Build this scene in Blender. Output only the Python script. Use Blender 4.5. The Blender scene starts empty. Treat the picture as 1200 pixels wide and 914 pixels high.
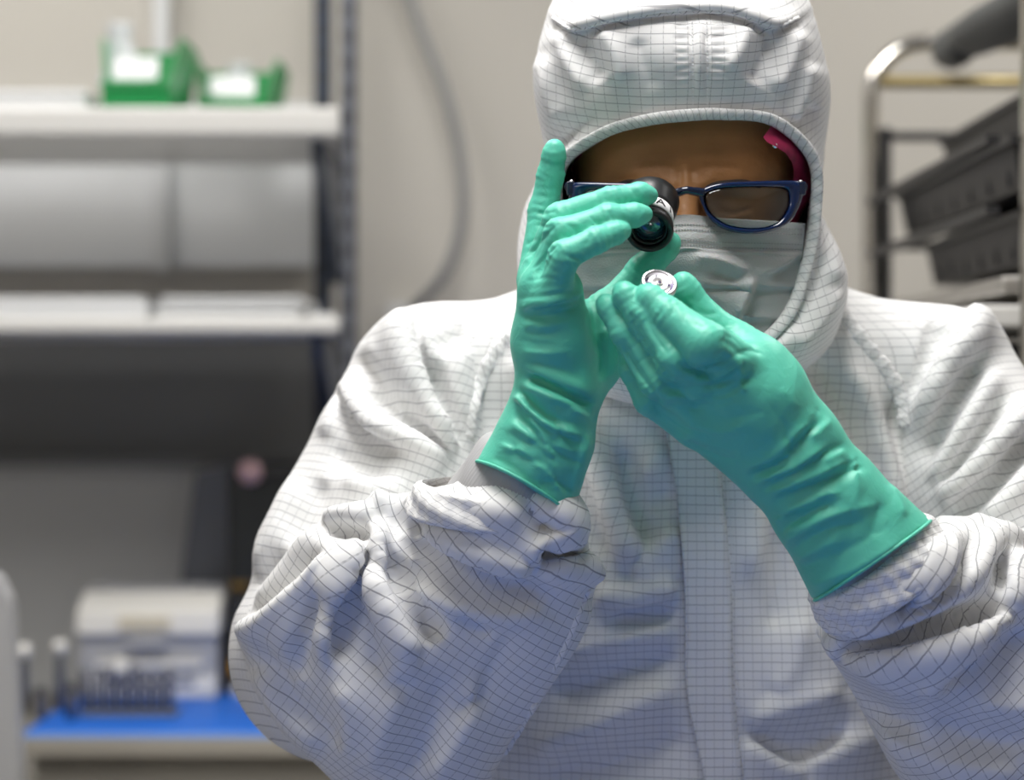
import bpy, bmesh, math, random
import numpy as np
from mathutils import Vector, Matrix, kdtree

# ------------------------------------------------------------------ camera
K = 0.0004                      # metres per pixel at 1 m (75 mm lens, 36 mm sensor, 1200 px)
CZ = 1.38
SC = bpy.context.scene
COL = SC.collection
cam_d = bpy.data.cameras.new('camera'); cam = bpy.data.objects.new('camera', cam_d); COL.objects.link(cam)
cam.location = (0, 0, CZ); cam.rotation_euler = (math.pi/2, 0, 0)
cam_d.lens = 75; cam_d.sensor_width = 36; cam_d.clip_start = 0.05
cam_d.dof.use_dof = True; cam_d.dof.focus_distance = 1.46; cam_d.dof.aperture_fstop = 3.2
SC.camera = cam
# ------------------------------------------------------------------ world, lights, exposure
W = bpy.data.worlds.new('world'); SC.world = W; W.use_nodes = True
W.node_tree.nodes['Background'].inputs[0].default_value = (0.75, 0.8, 0.9, 1)
W.node_tree.nodes['Background'].inputs[1].default_value = 0.05
SC.view_settings.view_transform = 'Standard'; SC.view_settings.look = 'None'
SC.view_settings.exposure = 0.0; SC.view_settings.gamma = 1.0; SC.view_settings.use_curve_mapping = False

def area(name, loc, size, power, color=(1, 1, 1), aim=None):
    d = bpy.data.lights.new(name, 'AREA'); d.shape = 'RECTANGLE'; d.size, d.size_y = size
    d.energy = power; d.color = color
    o = bpy.data.objects.new(name, d); COL.objects.link(o); o.location = loc
    if aim is not None:
        o.rotation_euler = (Vector(aim)-Vector(loc)).to_track_quat('-Z', 'Y').to_euler()
    return o
# the lit faces of the ceiling panels (the panels themselves are built with the room)
PANELS = [((-0.02, 1.28), 25.5, (1.0, 0.985, 0.96)), ((1.0, 2.45), 8.0, (1.0, 0.975, 0.94)), ((-0.75, 2.3), 8.5, (1.0, 0.975, 0.94)), ((-1.5, -0.6), 6.0, (1.0, 0.98, 0.95))]  # last entry is an unseen front fill, added behind the camera
for (x_, y_), p_, c_ in PANELS:
    area('ceiling_panel_light', (x_, y_, 2.655), (0.56, 1.16), p_, c_)

rng = np.random.default_rng(7); random.seed(7)

# ------------------------------------------------------------------ helpers
def P(px, py, Y):
    return np.array([(px-600)*K*Y, Y, CZ-(py-457)*K*Y])

def tag(o, label=None, cat=None, group=None, kind=None):
    if label: o['label'] = label
    if cat: o['category'] = cat
    if group: o['group'] = group
    if kind: o['kind'] = kind
    return o

def empty(name, loc=(0, 0, 0), parent=None):
    o = bpy.data.objects.new(name, None); COL.objects.link(o); o.location = loc; o.empty_display_size = .05
    if parent: o.parent = parent
    return o

def link(name, me, mat=None, parent=None, smooth=None):
    o = bpy.data.objects.new(name, me); COL.objects.link(o)
    if mat: me.materials.clear(); me.materials.append(mat)
    if parent is not None:
        o.parent = parent
        w = Matrix.Identity(4); p = parent
        while p is not None:
            w = Matrix.LocRotScale(p.location, p.rotation_euler, p.scale) @ w; p = p.parent
        if o.location.length == 0: me.transform(w.inverted())   # vertices are given in world space
    if smooth is not None:
        me.polygons.foreach_set('use_smooth', [smooth]*len(me.polygons))
    return o

def np_mesh(name, V, F, uv=None, smooth=True):
    """V (n,3); F (m,4) quads; uv (m,4,2)"""
    me = bpy.data.meshes.new(name)
    n, m = len(V), len(F)
    me.vertices.add(n); me.vertices.foreach_set('co', np.ascontiguousarray(V, np.float32).ravel())
    me.loops.add(m*4); me.loops.foreach_set('vertex_index', np.ascontiguousarray(F, np.int32).ravel())
    me.polygons.add(m)
    me.polygons.foreach_set('loop_start', np.arange(0, m*4, 4, dtype=np.int32))
    me.polygons.foreach_set('loop_total', np.full(m, 4, np.int32))
    if uv is not None:
        l = me.uv_layers.new(name='UVMap'); l.data.foreach_set('uv', np.ascontiguousarray(uv, np.float32).ravel())
    me.update(calc_edges=True)
    me.polygons.foreach_set('use_smooth', np.full(m, smooth))
    me.validate()
    return me

def bm_obj(name, bm, mat, parent=None, smooth=False):
    me = bpy.data.meshes.new(name); bm.to_mesh(me); bm.free()
    return link(name, me, mat, parent, smooth)

def box(bm, lo, hi, bevel=0.0, M=None):
    lo, hi = Vector(lo), Vector(hi); c = (lo+hi)/2; s = hi-lo
    r = bmesh.ops.create_cube(bm, size=1, matrix=Matrix.Translation(c) @ Matrix.Diagonal((s.x, s.y, s.z, 1)))
    if bevel > 0:
        es = list({e for v in r['verts'] for e in v.link_edges})
        g = bmesh.ops.bevel(bm, geom=es, offset=bevel, segments=3, affect='EDGES', profile=.5)
        vs = list({v for f in g['faces'] for v in f.verts} | {v for v in r['verts'] if v.is_valid})
    else: vs = r['verts']
    if M is not None: bmesh.ops.transform(bm, matrix=M, verts=vs)
    return bm

def box_obj(name, lo, hi, mat, parent=None, bevel=0.0, M=None):
    bm = bmesh.new(); box(bm, lo, hi, bevel, M)
    return bm_obj(name, bm, mat, parent, smooth=False)

def tube(pts, r, n=10, closed=False, flat=1.0, up=(0, 1, 0)):
    """swept tube, returns V,F.  r scalar or list"""
    pts = np.asarray(pts, float); m = len(pts)
    r = np.full(m, r) if np.isscalar(r) else np.asarray(r, float)
    T = np.zeros_like(pts)
    if closed: T = np.roll(pts, -1, 0)-np.roll(pts, 1, 0)
    else:
        T[1:-1] = pts[2:]-pts[:-2]; T[0] = pts[1]-pts[0]; T[-1] = pts[-1]-pts[-2]
    T /= np.linalg.norm(T, axis=1)[:, None]+1e-12
    u = np.array(up, float); N = u-(T@u)[:, None]*T
    bad = np.linalg.norm(N, axis=1) < .05
    if bad.any():
        u2 = np.array((.3, .1, .95)); N[bad] = (u2-(T@u2)[:, None]*T)[bad]
    N /= np.linalg.norm(N, axis=1)[:, None]
    B = np.cross(T, N)
    a = np.arange(n)/n*2*math.pi
    V = (pts[:, None]+r[:, None, None]*(np.cos(a)[None, :, None]*N[:, None]*flat+np.sin(a)[None, :, None]*B[:, None])).reshape(-1, 3)
    F = []
    R = m if closed else m-1
    for i in range(R):
        j = (i+1) % m
        for k in range(n):
            l = (k+1) % n
            F.append((i*n+k, i*n+l, j*n+l, j*n+k))
    if not closed:
        c0, c1 = len(V), len(V)+1
        V = np.vstack([V, pts[0], pts[-1]])
        for k in range(0, n, 2):
            F.append((c0, (k+2) % n, k+1, k)); F.append((c1, (m-1)*n+k, (m-1)*n+k+1, (m-1)*n+(k+2) % n))
    return V, np.array(F)

def catmull(pts, n):
    pts = np.asarray(pts, float); p = np.vstack([2*pts[0]-pts[1], pts, 2*pts[-1]-pts[-2]])
    m = len(pts)-1; t = np.linspace(0, m, n); i = np.minimum(t.astype(int), m-1); f = (t-i)[:, None]
    a, b, c, d = p[i], p[i+1], p[i+2], p[i+3]
    return .5*(2*b+(c-a)*f+(2*a-5*b+4*c-d)*f*f+(3*b-a-3*c+d)*f**3)

def catmull_closed(pts, n):
    pts = np.asarray(pts, float); m = len(pts); t = np.arange(n)/n*m; i = t.astype(int); f = (t-i)[:, None]
    a, b, c, d = pts[(i-1) % m], pts[i % m], pts[(i+1) % m], pts[(i+2) % m]
    return .5*(2*b+(c-a)*f+(2*a-5*b+4*c-d)*f*f+(3*b-a-3*c+d)*f**3)

def tube_obj(name, pts, r, mat, parent=None, n=10, closed=False, flat=1.0, up=(0, 1, 0), res=None):
    if res: pts = catmull_closed(pts, res) if closed else catmull(pts, res)
    if res and not np.isscalar(r): r = np.interp(np.linspace(0, 1, res), np.linspace(0, 1, len(r)), r)
    V, F = tube(pts, r, n, closed, flat, up)
    return link(name, np_mesh(name, V, F), mat, parent)

def lathe(prof, c, axis, n=48, closed=True):
    """prof [(along, radius)], returns V,F around axis from c"""
    c = np.array(c, float); ax = np.array(axis, float); ax /= np.linalg.norm(ax)
    u = np.cross(ax, (0, 0, 1.)) if abs(ax[2]) < .9 else np.cross(ax, (1., 0, 0)); u /= np.linalg.norm(u); w = np.cross(ax, u)
    a = np.arange(n)/n*2*math.pi
    V = np.array([c+ax*s+r*(math.cos(t)*u+math.sin(t)*w) for s, r in prof for t in a])
    F = []; m = len(prof)
    for i in range(m if closed else m-1):
        j = (i+1) % m
        for k in range(n):
            F.append((i*n+k, i*n+(k+1) % n, j*n+(k+1) % n, j*n+k))
    return V, np.array(F)

def lathe_obj(name, prof, c, axis, mat, parent=None, n=48, closed=True, sharp=False):
    V, F = lathe(prof, c, axis, n, closed)
    return link(name, np_mesh(name, V, F, smooth=not sharp), mat, parent)

# ------------------------------------------------------------------ signed distance modelling
def smin(a, b, k):
    h = np.maximum(k-np.abs(a-b), 0)/k
    return np.minimum(a, b)-h*h*k*.25

def cone(p, a, b, ra, rb):
    a = np.asarray(a, np.float32); b = np.asarray(b, np.float32); ab = b-a
    t = np.clip(((p-a)@ab)/(ab@ab), 0, 1)
    return np.linalg.norm(p-a-t[:, None]*ab, axis=1)-(ra+t*(rb-ra))

def ell(p, c, r):
    r = np.asarray(r, np.float32); q = (p-np.asarray(c, np.float32))/r
    k = np.linalg.norm(q, axis=1)+1e-9; k2 = np.linalg.norm(q/r, axis=1)+1e-9
    return k*(k-1)/k2

def poly_sd(x, z, poly):
    """signed distance to polygon, negative inside"""
    poly = np.asarray(poly, np.float32); n = len(poly); d = np.full(len(x), 1e9, np.float32); s = np.ones(len(x), np.float32)
    for i in range(n):
        a = poly[i]; b = poly[i-1]; ex, ez = b-a; wx = x-a[0]; wz = z-a[1]
        t = np.clip((wx*ex+wz*ez)/(ex*ex+ez*ez), 0, 1)
        d = np.minimum(d, (wx-ex*t)**2+(wz-ez*t)**2)
        c1 = z >= a[1]; c2 = z < b[1]; c3 = ex*wz > ez*wx
        s = np.where((c1 & c2 & c3) | (~c1 & ~c2 & ~c3), -s, s)
    return s*np.sqrt(d)

def surface_nets(fn, xs, ys, zs, B=6):
    xs, ys, zs = [np.asarray(a, np.float32) for a in (xs, ys, zs)]
    def padto(a):
        e = (-(len(a))) % B
        return np.concatenate([a, a[-1]+(a[-1]-a[-2])*np.arange(1, e+1)]) if e else a
    xs, ys, zs = padto(xs), padto(ys), padto(zs)
    nx, ny, nz = len(xs), len(ys), len(zs); bx, by, bz = nx//B, ny//B, nz//B
    def cen(a):
        a2 = a.reshape(-1, B); return a2.mean(1), (a2[:, -1]-a2[:, 0])
    cx, dx = cen(xs); cy, dy = cen(ys); cz, dz = cen(zs)
    g = np.stack(np.meshgrid(cx, cy, cz, indexing='ij'), -1).reshape(-1, 3)
    rad = (np.sqrt(dx[:, None, None]**2+dy[None, :, None]**2+dz[None, None, :]**2)*.5).ravel()
    d = np.concatenate([fn(g[i:i+400000]) for i in range(0, len(g), 400000)])
    act = (np.abs(d) < rad*1.9+.002).reshape(bx, by, bz)
    D = np.repeat(np.repeat(np.repeat(d.reshape(bx, by, bz).astype(np.float32), B, 0), B, 1), B, 2)
    # keep inactive blocks clearly inside or outside
    bi = np.argwhere(act)
    off = np.stack(np.meshgrid(np.arange(B), np.arange(B), np.arange(B), indexing='ij'), -1).reshape(-1, 3)
    for i in range(0, len(bi), 3000):
        idx = (bi[i:i+3000, None]*B+off[None]).reshape(-1, 3)
        D[idx[:, 0], idx[:, 1], idx[:, 2]] = fn(np.stack([xs[idx[:, 0]], ys[idx[:, 1]], zs[idx[:, 2]]], -1))
    S = D < 0
    c = S[:-1, :-1, :-1].astype(np.int8)
    for o in [(1, 0, 0), (0, 1, 0), (0, 0, 1), (1, 1, 0), (1, 0, 1), (0, 1, 1), (1, 1, 1)]:
        c += S[o[0]:nx-1+o[0], o[1]:ny-1+o[1], o[2]:nz-1+o[2]]
    cells = np.argwhere((c > 0) & (c < 8)); del c
    vid = np.full((nx, ny, nz), -1, np.int32); vid[cells[:, 0], cells[:, 1], cells[:, 2]] = np.arange(len(cells))
    acc = np.zeros((len(cells), 3)); cnt = np.zeros(len(cells))
    co = [(i, j, k) for i in (0, 1) for j in (0, 1) for k in (0, 1)]
    val = {o: D[cells[:, 0]+o[0], cells[:, 1]+o[1], cells[:, 2]+o[2]] for o in co}
    pos = {o: np.stack([xs[cells[:, 0]+o[0]], ys[cells[:, 1]+o[1]], zs[cells[:, 2]+o[2]]], -1) for o in co}
    for a in co:
        for ax in range(3):
            if a[ax] == 0:
                b = tuple(1 if q == ax else a[q] for q in range(3))
                va, vb = val[a], val[b]; m = (va < 0) != (vb < 0)
                t = np.clip(va/(va-vb+1e-20), 0, 1)[:, None]
                acc += np.where(m[:, None], pos[a]+(pos[b]-pos[a])*t, 0); cnt += m
    V = acc/cnt[:, None]
    F = []
    for ax in range(3):
        sl0 = [slice(1, -1)]*3; sl1 = [slice(1, -1)]*3
        sl0[ax] = slice(0, -1); sl1[ax] = slice(1, None)
        A, Bb = S[tuple(sl0)], S[tuple(sl1)]
        e = np.argwhere(A != Bb); inside = A[e[:, 0], e[:, 1], e[:, 2]]
        base = e+np.array([0 if q == ax else 1 for q in range(3)])
        u, w = [(1, 2), (2, 0), (0, 1)][ax]
        def cell(du, dw):
            q = base.copy(); q[:, u] += du; q[:, w] += dw
            return vid[q[:, 0], q[:, 1], q[:, 2]]
        q = np.stack([cell(-1, -1), cell(0, -1), cell(0, 0), cell(-1, 0)], -1)
        q = np.where(inside[:, None], q, q[:, ::-1])
        F.append(q)
    F = np.concatenate(F); F = F[(F >= 0).all(1)]
    return V, F

def smooth_v(V, F, it=2, lam=.5):
    n = len(V); e = np.concatenate([F[:, [0, 1]], F[:, [1, 2]], F[:, [2, 3]], F[:, [3, 0]]]); e = np.concatenate([e, e[:, ::-1]])
    cnt = np.bincount(e[:, 0], minlength=n)+1e-9
    for _ in range(it):
        A = np.stack([np.bincount(e[:, 0], V[e[:, 1], k], minlength=n) for k in range(3)], -1)/cnt[:, None]
        V = V+(A-V)*lam
    return V

def normals(V, F):
    a = V[F[:, 2]]-V[F[:, 0]]; b = V[F[:, 3]]-V[F[:, 1]]; fn = np.cross(a, b)
    N = np.zeros_like(V)
    for k in range(3):
        N[:, k] = sum(np.bincount(F[:, j], fn[:, k], minlength=len(V)) for j in range(4))
    return N/(np.linalg.norm(N, axis=1)[:, None]+1e-12)

def proj(V):
    return np.stack([600+V[:, 0]/(K*V[:, 1]), 457-(V[:, 2]-CZ)/(K*V[:, 1])], -1)

def fold(V, F, strokes, mask=None, gain=1.0, wide=1.0, fa=2.2, fb=.25):
    """sculpt folds: each stroke = (points px, half width left of travel, half width right of travel, height mm[, lean])
    pushes the camera-facing cloth along its normal; unequal half widths make one side of the fold steep."""
    N = normals(V, F); q = proj(V); D = np.zeros(len(V)); L = np.zeros((len(V), 2))
    face = np.clip(-N[:, 1]*fa+fb, 0, 1)
    if mask is not None: face = face*mask
    for s in strokes:
        pts = catmull(s[0], max(len(s[0])*7, 8)); wl, wr, h = s[1]*wide, s[2]*wide, s[3]; lean = s[4] if len(s) > 4 else 0
        R = max(wl, wr)*2.6
        lo, hi = pts.min(0)-R, pts.max(0)+R
        ii = np.where((q[:, 0] > lo[0]) & (q[:, 0] < hi[0]) & (q[:, 1] > lo[1]) & (q[:, 1] < hi[1]) & (face > 0))[0]
        if not len(ii): continue
        p = q[ii]; best = np.full(len(ii), 1e9); side = np.zeros(len(ii)); tt = np.zeros(len(ii)); dirv = np.zeros((len(ii), 2))
        seg = np.linalg.norm(np.diff(pts, axis=0), axis=1); cum = np.concatenate([[0], np.cumsum(seg)]); tot = cum[-1]
        for i in range(len(pts)-1):
            a, b = pts[i], pts[i+1]; ab = b-a; l2 = ab@ab+1e-9
            t = np.clip(((p-a)@ab)/l2, 0, 1); c = p-a-t[:, None]*ab; d = np.hypot(c[:, 0], c[:, 1])
            m = d < best
            best = np.where(m, d, best)
            sd = ab[0]*c[:, 1]-ab[1]*c[:, 0]           # >0 : right of travel (image y is down)
            side = np.where(m, sd, side); tt = np.where(m, (cum[i]+t*seg[i])/tot, tt)
            dirv = np.where(m[:, None], c/(d[:, None]+1e-9), dirv)
        w = np.where(side > 0, wr, wl)
        g = np.exp(-(best/w)**1.5)
        end = np.clip(np.minimum(tt, 1-tt)*4.5, 0, 1); end = end*end*(3-2*end)*.92+.08
        gg = h*.001*g*end*face[ii]*gain
        D[ii] += gg
        if lean:
            ls = np.sign(lean); on = np.where(side*ls > 0, 1., .4)
            L[ii] += (dirv*np.where(side*ls > 0, 1, -1)[:, None])*(abs(lean)*.001*g*end*on*face[ii]*np.minimum(best/(w*.4), 1))[:, None]
    V = V+N*D[:, None]; V[:, 0] += L[:, 0]; V[:, 2] -= L[:, 1]
    return V

def crumple(V0, V, F, stretch, free, iters=80, tether=.02, bend=.25):
    """cloth relaxation: the cloth is given more length than the smooth form (stretch per edge, from direction and place),
    so it buckles into folds around the sculpted target V; bend smooths them, tether holds the large shape"""
    n = len(V0); act = np.where(free > 0)[0]; used = np.zeros(n, bool); used[act] = True
    Fm = F[used[F].any(1)]; ids, inv = np.unique(Fm, return_inverse=True); Fl = inv.reshape(-1, 4); m = len(ids)
    A0, A, fr = V0[ids], V[ids].copy(), free[ids][:, None]; T = A.copy()
    s = np.concatenate([Fl[:, [0, 1]], Fl[:, [1, 2]], Fl[:, [2, 3]], Fl[:, [3, 0]]]); s.sort(1)
    s = np.unique(s, axis=0); dg = np.concatenate([Fl[:, [0, 2]], Fl[:, [1, 3]]]); e = np.concatenate([s, dg])
    d0 = A0[e[:, 1]]-A0[e[:, 0]]; L = np.linalg.norm(d0, axis=1)+1e-9
    L = L*stretch((A0[e[:, 0]]+A0[e[:, 1]])/2, d0/L[:, None]); i, j = e[:, 0], e[:, 1]
    ii = np.concatenate([i, j]); deg = np.bincount(ii, minlength=m)[:, None]+1e-9
    si = np.concatenate([s[:, 0], s[:, 1]]); sj = np.concatenate([s[:, 1], s[:, 0]]); sdeg = np.bincount(si, minlength=m)[:, None]+1e-9
    def lap(q): return np.stack([np.bincount(si, q[sj, k], minlength=m) for k in range(3)], -1)/sdeg-q
    for it in range(iters):
        d = A[j]-A[i]; l = np.linalg.norm(d, axis=1)+1e-9
        c = d*((l-L)/l*.5)[:, None]; cc = np.concatenate([c, -c])
        D = np.stack([np.bincount(ii, cc[:, k], minlength=m) for k in range(3)], -1)/deg
        A = A+(D*2.6+(T-A)*tether)*fr
        if bend: 
            q = lap(A); A = A-lap(q)*bend*fr
    out = V.copy(); out[ids] = A
    return out

def relief(lines, gain=1.0, reach=34.0, soft=5, x0=220, y0=-60, w=1120, h=1040):
    """height field of draped cloth: crest (+mm) and valley (-mm) lines joined by taut, nearly flat panels.
    Screened Laplace solution between the lines, so crests stay crisp as folded cloth does."""
    U = None
    for r in (8, 4, 2):
        nx, ny = w//r, h//r; C = np.zeros((ny, nx)); Wt = np.zeros((ny, nx))
        for pts, hh in lines:
            q = catmull(pts, 40); L = np.linalg.norm(np.diff(q, axis=0), axis=1).sum(); n = max(int(L/(r*.5)), 8)
            q = catmull(pts, n); t = np.linspace(0, 1, n); e = np.clip(np.minimum(t, 1-t)*5+.12, 0, 1); e = e*e*(3-2*e)
            ix = ((q[:, 0]-x0)/r).astype(int); iy = ((q[:, 1]-y0)/r).astype(int); ok = (ix > 0) & (ix < nx-1) & (iy > 0) & (iy < ny-1)
            np.add.at(C, (iy[ok], ix[ok]), hh*e[ok]); np.add.at(Wt, (iy[ok], ix[ok]), 1)
        m = Wt > 0; val = np.where(m, C/np.maximum(Wt, 1), 0)
        if U is None: U = np.zeros((ny, nx))
        else:
            U = np.repeat(np.repeat(U, 2, 0), 2, 1); U = np.pad(U, ((0, max(0, ny-U.shape[0])), (0, max(0, nx-U.shape[1]))))[:ny, :nx]
        k = (r/reach)**2
        for it in range(160 if r > 2 else 120):
            U = np.where(m, val, U); A = U.copy()
            A[1:-1, 1:-1] = (U[:-2, 1:-1]+U[2:, 1:-1]+U[1:-1, :-2]+U[1:-1, 2:])/(4+k); U = A
        U = np.where(m, val, U)
    for _ in range(soft): U[1:-1, 1:-1] = U[1:-1, 1:-1]*.4+(U[:-2, 1:-1]+U[2:, 1:-1]+U[1:-1, :-2]+U[1:-1, 2:])*.15
    U *= gain*.001
    def sample(q):
        fx = np.clip((q[:, 0]-x0)/2-.5, 0, nx-2.001); fy = np.clip((q[:, 1]-y0)/2-.5, 0, ny-2.001); i = fx.astype(int); j = fy.astype(int); a = fx-i; c = fy-j
        return (U[j, i]*(1-a)+U[j, i+1]*a)*(1-c)+(U[j+1, i]*(1-a)+U[j+1, i+1]*a)*c
    return sample

_perm = rng.integers(0, 256, 4096)
def vnoise(p):
    """smooth value noise in 3-D, -1..1"""
    i = np.floor(p).astype(np.int64); f = p-i; f = f*f*(3-2*f); out = 0
    for dx in (0, 1):
        for dy in (0, 1):
            for dz in (0, 1):
                hsh = _perm[(i[:, 0]+dx+_perm[(i[:, 1]+dy+_perm[(i[:, 2]+dz) & 4095]*7) & 4095]*13) & 4095]/127.5-1
                out = out+hsh*(f[:, 0] if dx else 1-f[:, 0])*(f[:, 1] if dy else 1-f[:, 1])*(f[:, 2] if dz else 1-f[:, 2])
    return out

class Surf:
    """front surface lookup: nearest camera-facing vertex seen through a pixel"""
    def __init__(self, V, F=None):
        self.q = proj(V); self.V = V
        if F is not None:
            N = normals(V, F); ok = N[:, 1] < .15
        else: ok = np.ones(len(V), bool)
        self.idx = np.where(ok)[0]; self.kd = kdtree.KDTree(len(self.idx))
        for n_, i in enumerate(self.idx): self.kd.insert((self.q[i, 0], self.q[i, 1], 0), n_)
        self.kd.balance()
    def __call__(self, px, py, off=0.0):
        r = self.kd.find_n((px, py, 0), 6)
        ys = [(self.V[self.idx[n_], 1], 1/(d+.3)) for _, n_, d in r]
        y0 = min(y for y, _ in ys); ys = [(y, w) for y, w in ys if y < y0+.02]
        y = sum(a*b for a, b in ys)/sum(b for _, b in ys)
        return P(px, py, y-off)

# ------------------------------------------------------------------ materials
def mat(name, color, rough=.5, metal=0.0, spec=.5, coat=0.0, sheen=0.0, noise=0.0, nscale=40, bump=0.0, bscale=200, emit=None, estr=1.0):
    m = bpy.data.materials.new(name); m.use_nodes = True; nt = m.node_tree; b = nt.nodes['Principled BSDF']
    b.inputs['Base Color'].default_value = (*color, 1); b.inputs['Roughness'].default_value = rough; b.inputs['Metallic'].default_value = metal
    b.inputs['Specular IOR Level'].default_value = spec; b.inputs['Coat Weight'].default_value = coat; b.inputs['Sheen Weight'].default_value = sheen
    if emit: b.inputs['Emission Color'].default_value = (*emit, 1); b.inputs['Emission Strength'].default_value = estr
    tc = nt.nodes.new('ShaderNodeTexCoord')
    if noise:
        n = nt.nodes.new('ShaderNodeTexNoise'); n.inputs['Scale'].default_value = nscale; n.inputs['Detail'].default_value = 4
        nt.links.new(tc.outputs['Object'], n.inputs['Vector'])
        mx = nt.nodes.new('ShaderNodeMix'); mx.data_type = 'RGBA'
        mx.inputs[6].default_value = tuple(c*(1-noise) for c in color)+(1,); mx.inputs[7].default_value = tuple(min(1, c*(1+noise)) for c in color)+(1,)
        nt.links.new(n.outputs[0], mx.inputs[0]); nt.links.new(mx.outputs[2], b.inputs['Base Color'])
    if bump:
        n2 = nt.nodes.new('ShaderNodeTexNoise'); n2.inputs['Scale'].default_value = bscale; n2.inputs['Detail'].default_value = 5
        nt.links.new(tc.outputs['Object'], n2.inputs['Vector'])
        bp = nt.nodes.new('ShaderNodeBump'); bp.inputs['Strength'].default_value = bump; bp.inputs['Distance'].default_value = .002
        nt.links.new(n2.outputs[0], bp.inputs['Height']); nt.links.new(bp.outputs[0], b.inputs['Normal'])
    return m

def math_node(nt, op, a, b=None, c=None):
    n = nt.nodes.new('ShaderNodeMath'); n.operation = op
    for i, v in enumerate((a, b, c)):
        if v is None: continue
        if isinstance(v, (int, float)): n.inputs[i].default_value = v
        else: nt.links.new(v, n.inputs[i])
    return n.outputs[0]

def grid_cloth(name, pitch=.0066, color=(.80, .80, .80), rot=0.0):
    """white anti-static cloth with a woven grid of grey threads, on UVs in metres"""
    m = bpy.data.materials.new(name); m.use_nodes = True; nt = m.node_tree; b = nt.nodes['Principled BSDF']; L = nt.links
    uvn = nt.nodes.new('ShaderNodeUVMap'); uvn.uv_map = 'UVMap'
    mp = nt.nodes.new('ShaderNodeMapping'); mp.inputs['Rotation'].default_value = (0, 0, rot)
    L.new(uvn.outputs[0], mp.inputs[0])
    # small weave wobble of the threads
    nz = nt.nodes.new('ShaderNodeTexNoise'); nz.inputs['Scale'].default_value = 28; nz.inputs['Detail'].default_value = 2
    L.new(mp.outputs[0], nz.inputs['Vector'])
    va = nt.nodes.new('ShaderNodeVectorMath'); va.operation = 'SCALE'; va.inputs['Scale'].default_value = .0016
    L.new(nz.outputs['Color'], va.inputs[0])
    ad = nt.nodes.new('ShaderNodeVectorMath'); ad.operation = 'ADD'; L.new(mp.outputs[0], ad.inputs[0]); L.new(va.outputs[0], ad.inputs[1])
    sp = nt.nodes.new('ShaderNodeSeparateXYZ'); L.new(ad.outputs[0], sp.inputs[0])
    def line(o, wd, strength, other, dash):
        f = math_node(nt, 'FRACT', math_node(nt, 'DIVIDE', o, pitch))
        d = math_node(nt, 'ABSOLUTE', math_node(nt, 'SUBTRACT', f, .5))
        mr = nt.nodes.new('ShaderNodeMapRange'); mr.interpolation_type = 'SMOOTHSTEP'
        mr.inputs['From Min'].default_value = wd; mr.inputs['From Max'].default_value = wd*2.1
        mr.inputs['To Min'].default_value = strength; mr.inputs['To Max'].default_value = 0
        L.new(d, mr.inputs['Value'])
        if dash:   # the thread dips under the weave: a faint dashed look
            g = math_node(nt, 'SINE', math_node(nt, 'MULTIPLY', other, 2*math.pi/(pitch*.5)))
            g = math_node(nt, 'MULTIPLY_ADD', g, .28, .72)
            return math_node(nt, 'MULTIPLY', mr.outputs[0], g)
        return mr.outputs[0]
    l1 = line(sp.outputs[1], .029, .60, sp.outputs[0], False)
    l2 = line(sp.outputs[0], .025, .42, sp.outputs[1], True)
    lm = math_node(nt, 'MAXIMUM', l1, l2)
    mx = nt.nodes.new('ShaderNodeMix'); mx.data_type = 'RGBA'
    mx.inputs[6].default_value = (*color, 1); mx.inputs[7].default_value = (.085, .09, .115, 1)
    L.new(lm, mx.inputs[0]); L.new(mx.outputs[2], b.inputs['Base Color'])
    b.inputs['Roughness'].default_value = .62; b.inputs['Specular IOR Level'].default_value = .35; b.inputs['Sheen Weight'].default_value = .08
    # fine creasing of the thin cloth
    n1 = nt.nodes.new('ShaderNodeTexNoise'); n1.inputs['Scale'].default_value = 22; n1.inputs['Detail'].default_value = 4; n1.inputs['Distortion'].default_value = 1.2
    L.new(uvn.outputs[0], n1.inputs['Vector'])
    b1 = nt.nodes.new('ShaderNodeBump'); b1.inputs['Strength'].default_value = .3; b1.inputs['Distance'].default_value = .003; L.new(n1.outputs[0], b1.inputs['Height'])
    L.new(b1.outputs[0], b.inputs['Normal'])
    return m

M = {}
M['cloth'] = grid_cloth('white_grid_cloth')
M['cloth_diag'] = grid_cloth('white_grid_cloth_bias', rot=.62)
M['cloth_trim'] = grid_cloth('white_grid_binding', rot=.8, pitch=.0066)
M['thread'] = mat('white_thread', (.82, .83, .85), .7)
M['knit'] = mat('grey_knit', (.42, .42, .43), .85)
M['skin'] = mat('skin', (.36, .17, .065), .5, spec=.4, noise=.25, nscale=35, bump=.25, bscale=240)
M['cap'] = mat('magenta_cap', (.30, .010, .065), .6, noise=.6, nscale=130)
M['wall'] = mat('wall_paint', (.52, .495, .45), .75, bump=.05)
M['grey_panel'] = mat('grey_panel', (.56, .565, .57), .5)
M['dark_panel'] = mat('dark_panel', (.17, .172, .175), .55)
M['white_panel'] = mat('white_panel', (.64, .65, .66), .45)
M['shelf'] = mat('shelf_laminate', (.70, .69, .665), .4)
M['strut'] = mat('strut_steel', (.17, .18, .21), .4, metal=.6)
M['strut_dark'] = mat('bracket_steel', (.05, .065, .10), .45, metal=.4)
M['black'] = mat('black_plastic', (.012, .012, .013), .35)
M['black_matte'] = mat('black_matte', (.02, .02, .021), .6)
M['tray'] = mat('black_tray', (.022, .022, .024), .42)
M['chrome'] = mat('chrome_tube', (.78, .75, .70), .16, metal=1.0)
M['brass'] = mat('dull_brass', (.42, .34, .17), .35, metal=.9)
M['steel'] = mat('brushed_steel', (.55, .53, .50), .35, metal=.8)
M['green'] = mat('green_bin', (.004, .26, .06), .35)
M['paper'] = mat('white_paper', (.74, .75, .76), .6)
M['bag'] = mat('clear_bag', (.62, .64, .66), .25, spec=.7)
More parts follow.
